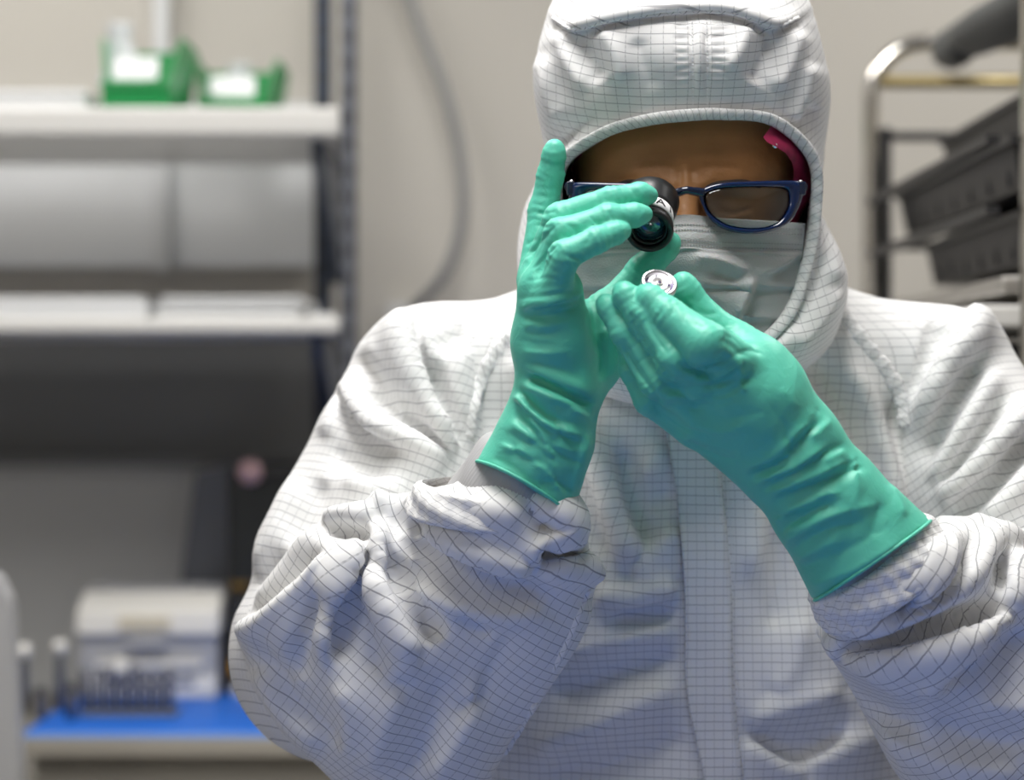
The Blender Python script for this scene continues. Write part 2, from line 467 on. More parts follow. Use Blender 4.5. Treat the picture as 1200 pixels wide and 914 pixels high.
M['machine'] = mat('machine_white', (.84, .82, .77), .4)
M['machine_grey'] = mat('machine_grey', (.46, .46, .47), .42)
M['blue_mat'] = mat('blue_mat', (.012, .14, .62), .5)
M['blue_edge'] = mat('blue_mat_edge', (.22, .38, .75), .5)
M['bench'] = mat('bench_edge', (.40, .37, .32), .45)
M['bench_body'] = mat('bench_body', (.30, .28, .245), .5)
M['floor'] = mat('floor_vinyl', (.40, .40, .39), .4, noise=.1)
M['ceiling'] = mat('ceiling_tile', (.72, .72, .71), .8)
M['silver'] = mat('silver_metal', (.86, .84, .88), .22, metal=1.0)
M['silver_matte'] = mat('silver_face', (.88, .87, .90), .35, metal=.75)
M['hole'] = mat('dark_recess', (.10, .08, .16), .35, metal=.6)
M['white_band'] = mat('white_band', (.80, .80, .81), .4)
M['diffuser'] = mat('light_diffuser', (.9, .9, .9), .5, emit=(1, .97, .93), estr=3.0)

# ------------------------------------------------------------------ the room
def struct(name, lo, hi, m):
    o = box_obj(name, lo, hi, M[m]); o['kind'] = 'structure'; return o
XL, XR, YB, YF, ZC = -2.4, 2.2, 3.2, -1.6, 2.7
struct('floor', (XL, YF, -.05), (XR, YB, 0), 'floor')
struct('ceiling', (XL, YF, ZC), (XR, YB, ZC+.05), 'ceiling')
struct('wall_back', (XL, YB, 0), (XR, YB+.1, ZC), 'wall')
struct('wall_left', (XL-.1, YF, 0), (XL, YB, ZC), 'wall')
struct('wall_right', (XR, YF, 0), (XR+.1, YB, ZC), 'wall')
struct('wall_front', (XL, YF-.1, 0), (XR, YF, ZC), 'wall')
struct('baseboard_back', (XL, YB-.012, 0), (XR, YB, .1), 'grey_panel')
for n_, ((x_, y_), p_, c_) in enumerate(PANELS):
    t = empty('ceiling_light', (x_, y_, ZC))
    tag(t, ['square-edged white ceiling light panel above the person', 'white ceiling light panel above the tray rack', 'white ceiling light panel above the wall shelves', 'unseen fill light panel added behind the camera'][n_], 'ceiling light')
    bm = bmesh.new()
    for lo, hi in (((-.31, -.61, -.03), (-.285, .61, 0)), ((.285, -.61, -.03), (.31, .61, 0)), ((-.285, -.61, -.03), (.285, -.585, 0)), ((-.285, .585, -.03), (.285, .61, 0))):
        box(bm, (x_+lo[0], y_+lo[1], ZC+lo[2]), (x_+hi[0], y_+hi[1], ZC+hi[2]))
    bm_obj('frame', bm, M['white_panel'], t)
    box_obj('diffuser', (x_-.285, y_-.585, ZC-.012), (x_+.285, y_+.585, ZC-.003), M['diffuser'], t)
def X(px, Y): return (px-600)*K*Y
def Z(py, Y): return CZ-(py-457)*K*Y
def pbox(name, px0, py0, px1, py1, Y0, Y1, m, parent=None, bevel=0.0):
    """box whose near face (at Y0) spans the given pixels"""
    return box_obj(name, (X(px0, Y0), Y0, Z(py1, Y0)), (X(px1, Y0), Y1, Z(py0, Y0)), M[m], parent, bevel)

# ------------------------------------------------------------------ wall panels, struts, shelves
w = struct('trim_1', (XL, 3.17, Z(312, 3.17)), (X(366, 3.17), YB, Z(120, 3.17)), 'white_panel'); tag(w, 'white back board behind the upper shelf')
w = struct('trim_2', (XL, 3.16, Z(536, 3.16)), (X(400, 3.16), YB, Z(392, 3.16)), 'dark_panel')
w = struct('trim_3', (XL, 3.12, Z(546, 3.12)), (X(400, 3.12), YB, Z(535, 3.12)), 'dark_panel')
w = struct('trim_4', (XL, 3.17, .93), (X(400, 3.17), YB, Z(546, 3.17)), 'grey_panel')
pp = struct('trim_5', (X(180, 3.14), 3.14, Z(316, 3.14)), (X(196, 3.14), 3.17, ZC), 'white_panel')

YA = 2.56
zb = Z(866, YA)
def strut(px0, px1, Y, Y1, z0, z1, label, m='strut'):
    t = empty('slotted_upright', (X((px0+px1)/2, Y), (Y+Y1)/2, z0)); tag(t, label, 'upright')
    box_obj('channel', (X(px0, Y), Y, z0), (X(px1, Y), Y1, z1), M[m], t, .003)
    xm = X((px0+px1)/2, Y)
    bm = bmesh.new(); z = z0+.04
    while z < z1-.03:
        box(bm, (xm-.009, Y-.0015, z), (xm-.004, Y+.001, z+.022)); box(bm, (xm+.004, Y-.0015, z), (xm+.009, Y+.001, z+.022)); z += .034
    o = bm_obj('slots', bm, M['black'], t); o['kind'] = 'stuff'
    return t
strut(399, 417, 2.705, 2.745, zb, ZC, 'slotted grey steel upright at the right end of both wall shelves')
strut(368, 387, 3.06, 3.10, zb, ZC, 'dark blue steel upright behind the right end of the wall shelves', 'strut_dark')

def shelf(name, py0, py1, label, th_under):
    Y0, Y1 = 2.7, 3.055
    t = empty(name, (-.6, Y1, Z(py1, Y0))); tag(t, label, 'shelf')
    box_obj('board', (XL+.02, Y0, Z(py1, Y0)), (X(398.5, Y0), Y1, Z(py0, Y0)), M['shelf'], t, .006)
    for xb in (X(366, 2.76), X(-560, 2.76)):
        zb = Z(py1, Y0); bm = bmesh.new()
        pr = [(2.74, zb), (Y1, zb), (Y1, zb-.17), (2.98, zb-.12), (2.76, zb-.03)]
        fs = [[bm.verts.new((xb+dx, y, z)) for y, z in pr] for dx in (0, .014)]
        bm.faces.new(fs[0]); bm.faces.new(fs[1][::-1])
        for i in range(5): bm.faces.new((fs[0][i], fs[1][i], fs[1][(i+1) % 5], fs[0][(i+1) % 5]))
        bmesh.ops.recalc_face_normals(bm, faces=bm.faces)
        bm_obj('bracket', bm, M['strut_dark'], t)
    return Z(py0, Y0)
zs1 = shelf('wall_shelf', 125, 159, 'upper off-white wall shelf carrying the green bins', .02)
zs2 = shelf('wall_shelf', 372, 391, 'lower off-white wall shelf carrying the white paper stacks', .02)

# the flat box and paper stacks
t = empty('flat_box', (X(30, 2.8), 2.8, zs1)); tag(t, 'flat white box lying at the left end of the upper shelf', 'box')
box_obj('box_body', (X(-90, 2.74), 2.74, zs1), (X(100, 2.74), 2.98, zs1+.018), M['paper'], t, .002)
box_obj('box_lid', (X(-92, 2.735), 2.735, zs1+.018), (X(101, 2.735), 2.985, zs1+.026), M['paper'], t, .002)
for px0, px1, lab in ((-55, 172, 'left stack of white paper packs on the lower shelf'), (187, 352, 'right stack of white paper packs on the lower shelf')):
    t = empty('paper_stack', (X((px0+px1)/2, 2.85), 2.85, zs2)); tag(t, lab, 'paper', 'paper stacks on the lower shelf')
    z = zs2
    for i in range(5):
        h = .0058; dx = random.uniform(-.006, .006)
        box_obj('paper_pack', (X(px0, 2.74)+dx, 2.74+random.uniform(0, .01), z), (X(px1, 2.74)+dx, 2.98, z+h-.0006), M['paper'], t, .0018)
        z += h
# a small curled sheet at the end of the lower shelf
t = box_obj('folded_wipe', (X(362, 2.78), 2.78, zs2), (X(392, 2.78), 2.9, zs2+.008), M['paper'], None, .003); tag(t, 'small folded white wipe at the right end of the lower shelf', 'wipe')

def bin_(px0, px1, Y0, z0, depth, hb, label, blabel):
    x0, x1 = X(px0, Y0), X(px1, Y0)
    t = empty('parts_bin', ((x0+x1)/2, Y0+depth/2, z0)); tag(t, label, 'bin', 'green bins on the upper shelf')
    bm = bmesh.new(); xm = (x0+x1)/2; w = (x1-x0)/2; wb = w*.72; th = .0025
    box(bm, (xm-wb, Y0, z0), (xm+wb, Y0+depth, z0+th))
    def plate(q):
        """slab from 4 corners thickened"""
        q = [Vector(v) for v in q]; n = (q[1]-q[0]).cross(q[3]-q[0]).normalized()*th
        a = [bm.verts.new(v) for v in q]; b = [bm.verts.new(v+n) for v in q]
        bm.faces.new(a); bm.faces.new(b[::-1])
        for i in range(4): bm.faces.new((a[i], b[i], b[(i+1) % 4], a[(i+1) % 4]))
    hf = hb*.36
    for s in (-1, 1):
        plate([(xm+s*wb, Y0, z0), (xm+s*wb, Y0+depth, z0), (xm+s*w, Y0+depth, z0+hb), (xm+s*w*.97, Y0+depth*.3, z0+hb)])
        plate([(xm+s*wb, Y0, z0), (xm+s*w*.97, Y0+depth*.3, z0+hb), (xm+s*w*.95, Y0+depth*.22, z0+hb*.98), (xm+s*wb*1.02, Y0-.004, z0+hf)])
    plate([(xm-wb, Y0+depth, z0), (xm+wb, Y0+depth, z0), (xm+w, Y0+depth, z0+hb), (xm-w, Y0+depth, z0+hb)])
    bmesh.ops.recalc_face_normals(bm, faces=bm.faces)
    bm_obj('bin_body', bm, M['green'], t)
    box_obj('front_lip', (xm-wb-.004, Y0-.006, z0+.003), (xm+wb+.004, Y0, z0+hf), M['green'], t, .002)
    box_obj('ridge', (xm-wb-.006, Y0-.010, z0+hf*.72), (xm+wb+.006, Y0-.005, z0+hf*.86), M['green'], t, .001)
    Mx = Matrix.Translation((xm, Y0-.004, z0+hf)) @ Matrix.Rotation(math.radians(-22), 4, 'X')
    box_obj('label_card', (-wb*.74, -.001, .002), (wb*.74, .001, hf*.95), M['paper'], t, 0, Mx)
    return xm, w
def bag(xm, Y, z, w, h, lean, label):
    prof = catmull([(0, -.2), (w*.9, 0), (w, h*.3), (w*.7, h*.6), (w*.45, h*.85), (w*.5, h), (0, h*1.02)], 22)
    V = []; n = 24
    for i, (r, zz) in enumerate(prof):
        r = max(r, .0005); zz = max(zz, 0)
        for k in range(n):
            a = k/n*2*math.pi; rr = r*(1+.22*math.sin(3*a+i*.4)+.12*math.sin(7*a-i*.7))
            V.append((xm+math.cos(a)*rr+lean*zz, Y+math.sin(a)*rr*.5, z+zz))
    F = [(i*n+k, i*n+(k+1) % n, (i+1)*n+(k+1) % n, (i+1)*n+k) for i in range(21) for k in range(n)]
    o = link('plastic_bag', np_mesh('plastic_bag', np.array(V), np.array(F)), M['bag']); tag(o, label, 'bag', 'bags of parts in the bins'); return o
xm, w_ = bin_(110, 208, 2.72, zs1, .17, .098, 'green open-front bin with a white card, nearest the shelf edge', '')
bag(xm-.022, 2.80, zs1+.003, .03, .118, -.12, 'clear plastic bag sticking up from the nearest green bin')
xm, w_ = bin_(222, 322, 2.86, zs1, .17, .092, 'green open-front bin further back, left of the steel upright', '')
bag(xm-.01, 2.95, zs1+.003, .03, .088, .1, 'clear plastic bag in the green bin further back')

# hanging hose and socket
o = tube_obj('hanging_hose', [P(462, -60, 3.12), P(492, 30, 3.12), P(523, 110, 3.12), P(541, 190, 3.12), P(541, 262, 3.12), P(519, 325, 3.13), P(484, 362, 3.17)], .0085, mat('hose_grey', (.25, .25, .25), .5), n=14, res=60)
tag(o, 'grey hose curving down the beige back wall', 'hose')
o = struct('trim_6', (X(455, 3.17), 3.165, Z(377, 3.17)), (X(490, 3.17), YB, Z(357, 3.17)), 'white_panel')

# ------------------------------------------------------------------ bench, mat and what stands on it
def bench(x0, x1, y0, y1, z, label):
    t = empty('workbench', ((x0+x1)/2, (y0+y1)/2, 0)); tag(t, label, 'workbench')
    box_obj('bench_top', (x0, y0, z-.022), (x1, y1, z), M['bench'], t, .003)
    box_obj('apron', (x0+.02, y0+.02, z-.15), (x1-.02, y0+.045, z-.022), M['bench_body'], t)
    for lx in (x0+.03, x1-.08):
        for ly in (y0+.05, y1-.08): box_obj('leg', (lx, ly, 0), (lx+.05, ly+.05, z-.022), M['steel'], t)
    return t
bench(X(18, YA), X(560, YA), YA, 3.12, zb, 'bench with a metal front edge against the back wall')
t = empty('bench_mat', (X(200, 2.8), 2.8, zb)); tag(t, 'bright blue mat covering the bench by the back wall', 'mat')
zm = zb+.004
box_obj('mat_sheet', (X(22, YA), YA+.008, zb), (X(545, YA), 3.11, zm), M['blue_mat'], t)
box_obj('mat_binding', (X(20, YA), YA+.001, zb), (X(547, YA), YA+.012, zm+.001), M['blue_edge'], t, .001)

# white bench-top machine
Y0 = 2.86
t = empty('bench_machine', (X(172, Y0), 2.97, zm)); tag(t, 'white rounded bench-top machine with a grey front, on the blue mat', 'machine')
def prism(name, prof, x0, x1, m, parent, bev=.004):
    bm = bmesh.new(); A = [bm.verts.new((x0, y, z)) for y, z in prof]; B = [bm.verts.new((x1, y, z)) for y, z in prof]
    bm.faces.new(A); bm.faces.new(B[::-1]); n = len(prof)
    for i in range(n): bm.faces.new((A[i], B[i], B[(i+1) % n], A[(i+1) % n]))
    bmesh.ops.recalc_face_normals(bm, faces=bm.faces)
    if bev: bmesh.ops.bevel(bm, geom=list(bm.edges), offset=bev, segments=3, affect='EDGES', profile=.5)
    return bm_obj(name, bm, M[m], parent, smooth=False)
def mz(py): return Z(py, Y0)
prism('housing', [(Y0+.01, zm), (3.04, zm), (3.04, mz(697)), (Y0+.07, mz(694)), (Y0+.015, mz(712)), (Y0+.006, mz(745))], X(90, Y0), X(253, Y0), 'machine_grey', t)
prism('lid', [(Y0-.004, mz(745)), (Y0+.002, mz(716)), (Y0+.05, mz(698)), (3.03, mz(698)), (3.03, mz(745))], X(88, Y0), X(256, Y0), 'machine', t, .006)
prism('lower_skirt', [(Y0+.002, zm+.001), (3.035, zm+.001), (3.035, zm+.02), (Y0+.002, zm+.03)], X(94, Y0), X(252, Y0), 'machine', t)
box_obj('display_label', (X(140, Y0), Y0-.006, mz(738)), (X(200, Y0), Y0-.001, mz(722)), mat('cream_label', (.75, .68, .52), .5), t, .001)
box_obj('lid_handle', (X(150, Y0), Y0-.008, mz(760)), (X(196, Y0), Y0+.01, mz(748)), M['machine_grey'], t, .003)
box_obj('slot', (X(122, Y0), Y0+.001, mz(806)), (X(228, Y0), Y0+.012, mz(798)), mat('slot_blue', (.06, .09, .22), .4), t, .002)
box_obj('front_ledge', (X(112, Y0), Y0-.004, mz(783)), (X(236, Y0), Y0+.008, mz(776)), M['machine'], t, .002)
lathe_obj('knob', [(0, .0001), (0, .0135), (.012, .0125), (.014, .0001)], (X(140, Y0), Y0+.006, mz(783)), (0, -1, 0), M['machine'], t, 24, False)
for x_ in (108, 226):
    box_obj('hinge_cover', (X(x_, Y0)-.012, Y0+.055, mz(696)), (X(x_, Y0)+.012, Y0+.09, mz(691)), M['machine_grey'], t, .002)

# black instrument tower right of the machine
Y0 = 2.9
t = empty('instrument_tower', (X(300, Y0), 3.0, zm)); tag(t, 'tall black instrument with a dark screen behind the white sleeve', 'instrument')
box_obj('cabinet', (X(266, Y0), Y0, zm+.001), (X(398, Y0), 3.05, Z(547, Y0)), M['black'], t, .006)
box_obj('screen', (X(270, Y0), Y0-.003, Z(690, Y0)), (X(392, Y0), Y0+.004, Z(570, Y0)), mat('dark_screen', (.02, .022, .022), .2), t, .002)
box_obj('front_panel', (X(268, Y0), Y0-.008, Z(812, Y0)), (X(396, Y0), Y0+.002, Z(700, Y0)), M['black_matte'], t, .003)
lathe_obj('round_sensor', [(0, .0001), (0, .017), (.01, .016), (.012, .0001)], (X(293, Y0), Y0+.003, Z(553, Y0)), (0, -1, 0), mat('pink_dome', (.55, .35, .36), .4), t, 24, False)
box_obj('green_key', (X(366, Y0), Y0-.006, Z(588, Y0)), (X(386, Y0), Y0, Z(570, Y0)), mat('green_key', (.05, .30, .01), .4), t, .002)
box_obj('orange_label', (X(272, Y0), Y0-.0095, Z(790, Y0)), (X(292, Y0), Y0-.007, Z(772, Y0)), mat('orange_label', (.75, .34, .02), .5), t)
box_obj('orange_strip', (X(270, Y0), Y0-.0045, Z(690, Y0)), (X(292, Y0), Y0-.002, Z(682, Y0)), mat('orange_dim', (.16, .09, .01), .5), t)
lathe_obj('white_dial', [(0, .0001), (0, .013), (.006, .012), (.007, .0001)], (X(283, Y0), Y0-.008, Z(808, Y0)), (0, -1, 0), M['paper'], t, 24, False)
bm = bmesh.new()
q = [(X(205, Y0), Z(560, Y0)), (X(264, Y0), Z(548, Y0)), (X(264, Y0), zm+.001), (X(186, Y0), zm+.001), (X(186, Y0), Z(700, Y0))]
A = [bm.verts.new((x_, 3.085, z_)) for x_, z_ in q]; B_ = [bm.verts.new((x_, 3.105, z_)) for x_, z_ in q]
bm.faces.new(A); bm.faces.new(B_[::-1])
for i in range(5): bm.faces.new((A[i], B_[i], B_[(i+1) % 5], A[(i+1) % 5]))
bmesh.ops.recalc_face_normals(bm, faces=bm.faces)
bm_obj('side_wing', bm, M['strut'], t)

# small dark vials and two bright-headed drivers in front of the machine
Y0 = 2.70
def vial(px, Y, r, h, label, head=None):
    c = (X(px, Y), Y, zm)
    t = empty('vial' if head is None else 'screwdriver', c)
    tag(t, label, 'vial' if head is None else 'tool', 'dark vials in front of the machine' if head is None else 'bright-headed drivers standing on the mat')
    lathe_obj('glass_body' if head is None else 'shaft', [(0, .0001), (0, r), (h*.7, r), (h*.78, r*.7), (h*.8, r*.68), (h*.8, .0001)], c, (0, 0, 1), M['strut'] if head else M['vial'], t, 16, False)
    if head is None:
        lathe_obj('cap', [(h*.8, .0001), (h*.8, r*.8), (h, r*.8), (h, .0001)], c, (0, 0, 1), M['black_matte'], t, 16, False)
    else:
        lathe_obj('head', [(h*.8, .0001), (h*.8, r*1.2), (h*.88, r*1.6), (h*.97, r*1.5), (h, .0001)], c, (0, 0, 1), M['machine'], t, 16, False)
M['vial'] = mat('smoky_glass', (.10, .10, .12), .2, spec=.8)
t = empty('vial_rack', (X(150, Y0), Y0+.02, zm)); tag(t, 'low dark rack holding small vials in front of the white machine', 'rack')
box_obj('rack_base', (X(92, Y0), Y0+.005, zm), (X(205, Y0), Y0+.055, zm+.006), M['strut'], t, .002)
for i, px in enumerate((100, 114, 128, 142, 156, 170, 184, 198)):
    h = (.052, .046, .055, .048, .058, .05, .047, .054)[i]; r = .0062; c = (X(px, Y0+.03), Y0+.03, zm+.006)
    o = lathe_obj('vial', [(0, .0001), (0, r), (h*.7, r), (h*.78, r*.7), (h*.8, r*.85), (h, r*.85), (h, .0001)], c, (0, 0, 1), M['vial'], None, 14, False)
    tag(o, ['leftmost', 'second', 'third', 'fourth', 'fifth', 'sixth', 'seventh', 'rightmost'][i]+' small dark vial from the left end of the rack'.replace(' from the left end of', '' if i in (0, 7) else ' from the left end of').replace('vial the rack', 'vial in the rack'), 'vial', 'dark vials in the rack')
vial(28, 2.72, .006, .092, 'leftmost tool with a bright round head standing on the blue mat', True)
vial(70, 2.76, .006, .092, 'bright-headed tool between the leftmost one and the white machine', True)
for px, h, lab in ((48, .04, 'short dark vial between the two bright-headed tools'), (84, .045, 'dark vial just left of the vial rack')):
    vial(px, 2.69, .0075, h, lab)

# office chair whose grey back edge shows at the far left
Y0 = 2.3
t = empty('lab_chair', (X(-60, Y0), Y0+.2, 0)); tag(t, 'grey lab chair whose rounded back edge shows at the far left', 'chair')
pr = catmull([(X(-130, Y0), Z(905, Y0)), (X(-135, Y0), Z(740, Y0)), (X(-110, Y0), Z(682, Y0)), (X(-20, Y0), Z(672, Y0)), (X(2, Y0), Z(690, Y0)), (X(12, Y0), Z(745, Y0)), (X(12, Y0), Z(1020, Y0)), (X(-120, Y0), Z(1020, Y0)), (X(-130, Y0), Z(905, Y0))], 40)[:-1]
bm = bmesh.new(); A = [bm.verts.new((x_, Y0, z_)) for x_, z_ in pr]; B_ = [bm.verts.new((x_, Y0+.035, z_)) for x_, z_ in pr]
bm.faces.new(A); bm.faces.new(B_[::-1]); n = len(pr)
for i in range(n): bm.faces.new((A[i], B_[i], B_[(i+1) % n], A[(i+1) % n]))
bmesh.ops.recalc_face_normals(bm, faces=bm.faces)
bm_obj('backrest', bm, M['machine_grey'], t)
cx = X(-60, Y0)
box_obj('back_bar', (cx-.03, Y0-.02, .52), (cx+.03, Y0, .95), M['black'], t)
box_obj('seat', (cx-.22, Y0-.42, .50), (cx+.2, Y0-.03, .56), M['black_matte'], t, .02)
lathe_obj('column', [(.06, .0001), (.06, .025), (.5, .025), (.5, .0001)], (cx, Y0-.22, 0), (0, 0, 1), M['chrome'], t, 20, False)
for k in range(5):
    a = k*2*math.pi/5
    tube_obj('base_arm', [(cx, Y0-.22, .08), (cx+math.cos(a)*.26, Y0-.22+math.sin(a)*.26, .05)], [.018, .012], M['black'], t, 10)
    lathe_obj('castor', [(-.012, .0001), (-.012, .025), (.012, .025), (.012, .0001)], (cx+math.cos(a)*.26, Y0-.22+math.sin(a)*.26, .025), (-math.sin(a), math.cos(a), 0), M['black'], t, 16, False)

# ------------------------------------------------------------------ tray rack on the right
t = empty('tray_rack', (.68, 2.3, 0)); tag(t, 'bent chrome-tube rack holding black trays at the right', 'rack')
YR, XA, XB = 2.6, X(1013, 2.6), .92
za = Z(50, YR)
def hoop(name, Y, xa, xb, ztop, r=.0105):
    c = .068; pts = [(xa, Y, .09), (xa, Y, ztop-c-.03)]
    for i in range(9):
        a = i/8*math.pi/2; pts.append((xa+c*(1-math.cos(a)), Y, ztop-c+c*math.sin(a)))
    for i in range(9):
        a = i/8*math.pi/2; pts.append((xb-c*(1-math.sin(a)), Y, ztop-c+c*math.cos(a)))
    pts += [(xb, Y, ztop-c-.03), (xb, Y, .09)]
    return tube_obj(name, pts, r, M['chrome'], t, 14)
hoop('frame_hoop', YR, XA+.008, XB, za)
hoop('frame_hoop', 1.93, X(1204, 1.93)+.004, XB, za)
for zz, m_, r_ in ((Z(96, YR), 'brass', .0085), (Z(160, YR), 'tray', .006), (Z(226, YR), 'tray', .006), (Z(288, YR), 'tray', .006)):
    tube_obj('cross_bar', [(XA+.008, YR, zz), (XB, YR, zz)], r_, M[m_], t, 10)
box_obj('inner_post', (X(1032, YR), YR-.012, .12), (X(1043, YR), YR+.012, Z(150, YR)), M['tray'], t, .002)
box_obj('rack_shelf', (XA+.02, 1.96, Z(360, 2.3)), (XB-.02, 2.59, Z(343, 2.3)), M['steel'], t, .004)
box_obj('lower_shelf', (X(1075, 2.25), 1.96, Z(392, 2.2)), (XB-.02, 2.59, Z(368, 2.2)), M['shelf'], t, .004)
box_obj('bottom_shelf', (XA+.02, 1.96, .16), (XB-.02, 2.59, .18), M['steel'], t, .004)
for x_ in (XA+.008, XB):
    for y_ in (1.93, YR):
        lathe_obj('castor', [(-.012, .0001), (-.012, .04), (.012, .04), (.012, .0001)], (x_, y_, .04), (1, 0, 0), M['black'], t, 20, False)
        box_obj('castor_fork', (x_-.016, y_-.012, .045), (x_+.016, y_+.012, .095), M['steel'], t)
    for zz in (Z(226, YR)-.004, Z(288, YR)-.004, .15):
        box_obj('side_rail', (x_-.006, 1.94, zz-.012), (x_+.006, YR-.01, zz-.004), M['tray'], t)
def tray(x0, x1, y0, y1, ztop, h, label):
    t = empty('component_tray', ((x0+x1)/2, (y0+y1)/2, ztop-h)); tag(t, label, 'tray', 'black trays in the chrome rack')
    th = .003; bm = bmesh.new(); i = .012
    def wall(a, b):   # sloping side from bottom edge a to top edge b
        pass
    box(bm, (x0+i, y0+i, ztop-h), (x1-i, y1-i, ztop-h+th))
    def plate(q, nrm):
        q = [Vector(v) for v in q]; n_ = Vector(nrm)*th; A = [bm.verts.new(v) for v in q]; B = [bm.verts.new(v+n_) for v in q]
        bm.faces.new(A); bm.faces.new(B[::-1])
        for k in range(4): bm.faces.new((A[k], B[k], B[(k+1) % 4], A[(k+1) % 4]))
    zb_ = ztop-h; zt = ztop-.006
    plate([(x0+i, y0+i, zb_), (x0+i, y1-i, zb_), (x0+.004, y1-.004, zt), (x0+.004, y0+.004, zt)], (1, 0, 0))
    plate([(x1-i, y0+i, zb_), (x1-i, y1-i, zb_), (x1-.004, y1-.004, zt), (x1-.004, y0+.004, zt)], (-1, 0, 0))
    plate([(x0+i, y0+i, zb_), (x1-i, y0+i, zb_), (x1-.004, y0+.004, zt), (x0+.004, y0+.004, zt)], (0, 1, 0))
    plate([(x0+i, y1-i, zb_), (x1-i, y1-i, zb_), (x1-.004, y1-.004, zt), (x0+.004, y1-.004, zt)], (0, -1, 0))
    bmesh.ops.recalc_face_normals(bm, faces=bm.faces)
    bm_obj('tray_body', bm, M['tray'], t)
    bm = bmesh.new()
    for lo, hi in (((x0, y0, ztop-.007), (x0+.008, y1, ztop)), ((x1-.008, y0, ztop-.007), (x1, y1, ztop)), ((x0+.008, y0, ztop-.007), (x1-.008, y0+.008, ztop)), ((x0+.008, y1-.008, ztop-.007), (x1-.008, y1, ztop))): box(bm, lo, hi)
    bm_obj('rim', bm, M['tray'], t)
    for k in range(7):
        yy = y0+.05+k*(y1-y0-.1)/6
        box_obj('rib', (x0+.0075, yy-.003, zb_+.006), (x0+.013, yy+.004, zt-.004), M['tray'], t)
XQ = .88
tray(.500, XQ, 2.0, 2.50, 1.672, .046, 'topmost black tray in the chrome rack, set back to the right')
tray(.463, XQ, 1.98, 2.58, 1.617, .05, 'middle black tray in the chrome rack, reaching furthest left')
tray(.485, XQ, 1.98, 2.52, 1.552, .05, 'lowest black tray in the chrome rack, above the steel shelf')
tray(.50, XQ, 2.0, 2.55, Z(366, 2.3)+.03, .028, 'shallow black tray lying on the pale lower shelf of the rack') if False else None
o = empty('storage_crate', (.7, 2.2, .18)); tag(o, 'black crate standing under the pale rack shelf at the right edge', 'crate')
box_obj('crate_body', (X(1150, 2.1), 2.05, 1.05), (XQ, 2.5, Z(405, 2.1)), M['tray'], o, .01)
box_obj('crate_rim', (X(1146, 2.1), 2.04, Z(412, 2.1)), (XQ+.004, 2.51, Z(404, 2.1)), M['black'], o, .003)
box_obj('crate_plinth', (X(1160, 2.1), 2.07, .18), (XQ-.02, 2.48, 1.05), M['tray'], o, .01)
# dark rolled cover lying across the rack top
V_, F_ = tube(catmull([P(1100, 66, 2.58), P(1128, 50, 2.5), P(1165, 30, 2.35), P(1205, 8, 2.2), P(1235, -12, 2.1)], 30), np.interp(np.linspace(0, 1, 30), [0, .1, .5, 1], [.012, .024, .032, .030]), 16, flat=.7)
o = link('rolled_cover', np_mesh('rolled_cover', V_, F_), mat('cover_grey', (.10, .105, .105), .55)); tag(o, 'dark grey rolled cover lying along the top of the chrome rack', 'cover')

# ================================================================== the person
person = empty('person', (P(795, 0, 1.68)[0], 1.68, 0))
tag(person, 'person in a white gridded cleanroom coverall with hood, peering through an eye loupe', 'person')
f32 = np.float32

# ---- hands: joint chains (px, py, depth, radius mm)
def chain(rows): return [(P(a, b, c).astype(f32), r*.001) for a, b, c, r in rows]
HA = dict(      # the hand on the left of the picture, holding the loupe
    pinky=chain([(648, 345, 1.405, 12), (660, 300, 1.393, 10.2), (700, 281, 1.397, 8.6), (722, 273, 1.403, 7.2), (731, 270, 1.406, 5.2)]),
    ring=chain([(636, 332, 1.418, 12), (656, 274, 1.409, 10.3), (712, 255, 1.411, 8.8), (744, 252, 1.415, 7.6), (755, 251, 1.417, 5.6)]),
    middle=chain([(628, 325, 1.436, 12), (656, 256, 1.427, 10.6), (716, 234, 1.424, 8.8), (750, 228, 1.428, 7.8), (761, 229, 1.430, 5.8)]),
    index=chain([(628, 322, 1.456, 12), (637, 248, 1.468, 10.6), (645, 206, 1.466, 8.9), (649, 182, 1.462, 7.6), (650, 174, 1.461, 6.4)]),
    thumb=chain([(700, 425, 1.452, 16), (716, 362, 1.462, 13), (753, 318, 1.463, 11), (780, 290, 1.458, 9), (785, 284, 1.457, 7.6)]))
HB = dict(      # the hand on the right of the picture, holding the metal part
    index=chain([(880, 438, 1.398, 16.5), (828, 405, 1.361, 15.2), (783, 370, 1.374, 11), (762, 351, 1.381, 9.2), (757, 346, 1.384, 7.4)]),
    middle=chain([(852, 468, 1.400, 15.5), (788, 424, 1.372, 12), (751, 372, 1.381, 9.2), (733, 346, 1.388, 8.0), (730, 341, 1.390, 6.4)]),
    ring=chain([(832, 490, 1.404, 14.5), (768, 446, 1.384, 10.8), (731, 390, 1.390, 8.6), (713, 360, 1.396, 7.4), (709, 354, 1.397, 6.0)]),
    pinky=chain([(815, 500, 1.410, 14.5), (763, 468, 1.402, 11), (741, 432, 1.403, 9), (737, 408, 1.406, 7.4), (737, 402, 1.407, 6)]),
    thumb=chain([(905, 452, 1.412, 19), (862, 402, 1.418, 14), (826, 372, 1.420, 11.2), (804, 340, 1.418, 9.6), (800, 332, 1.417, 8.0)]))

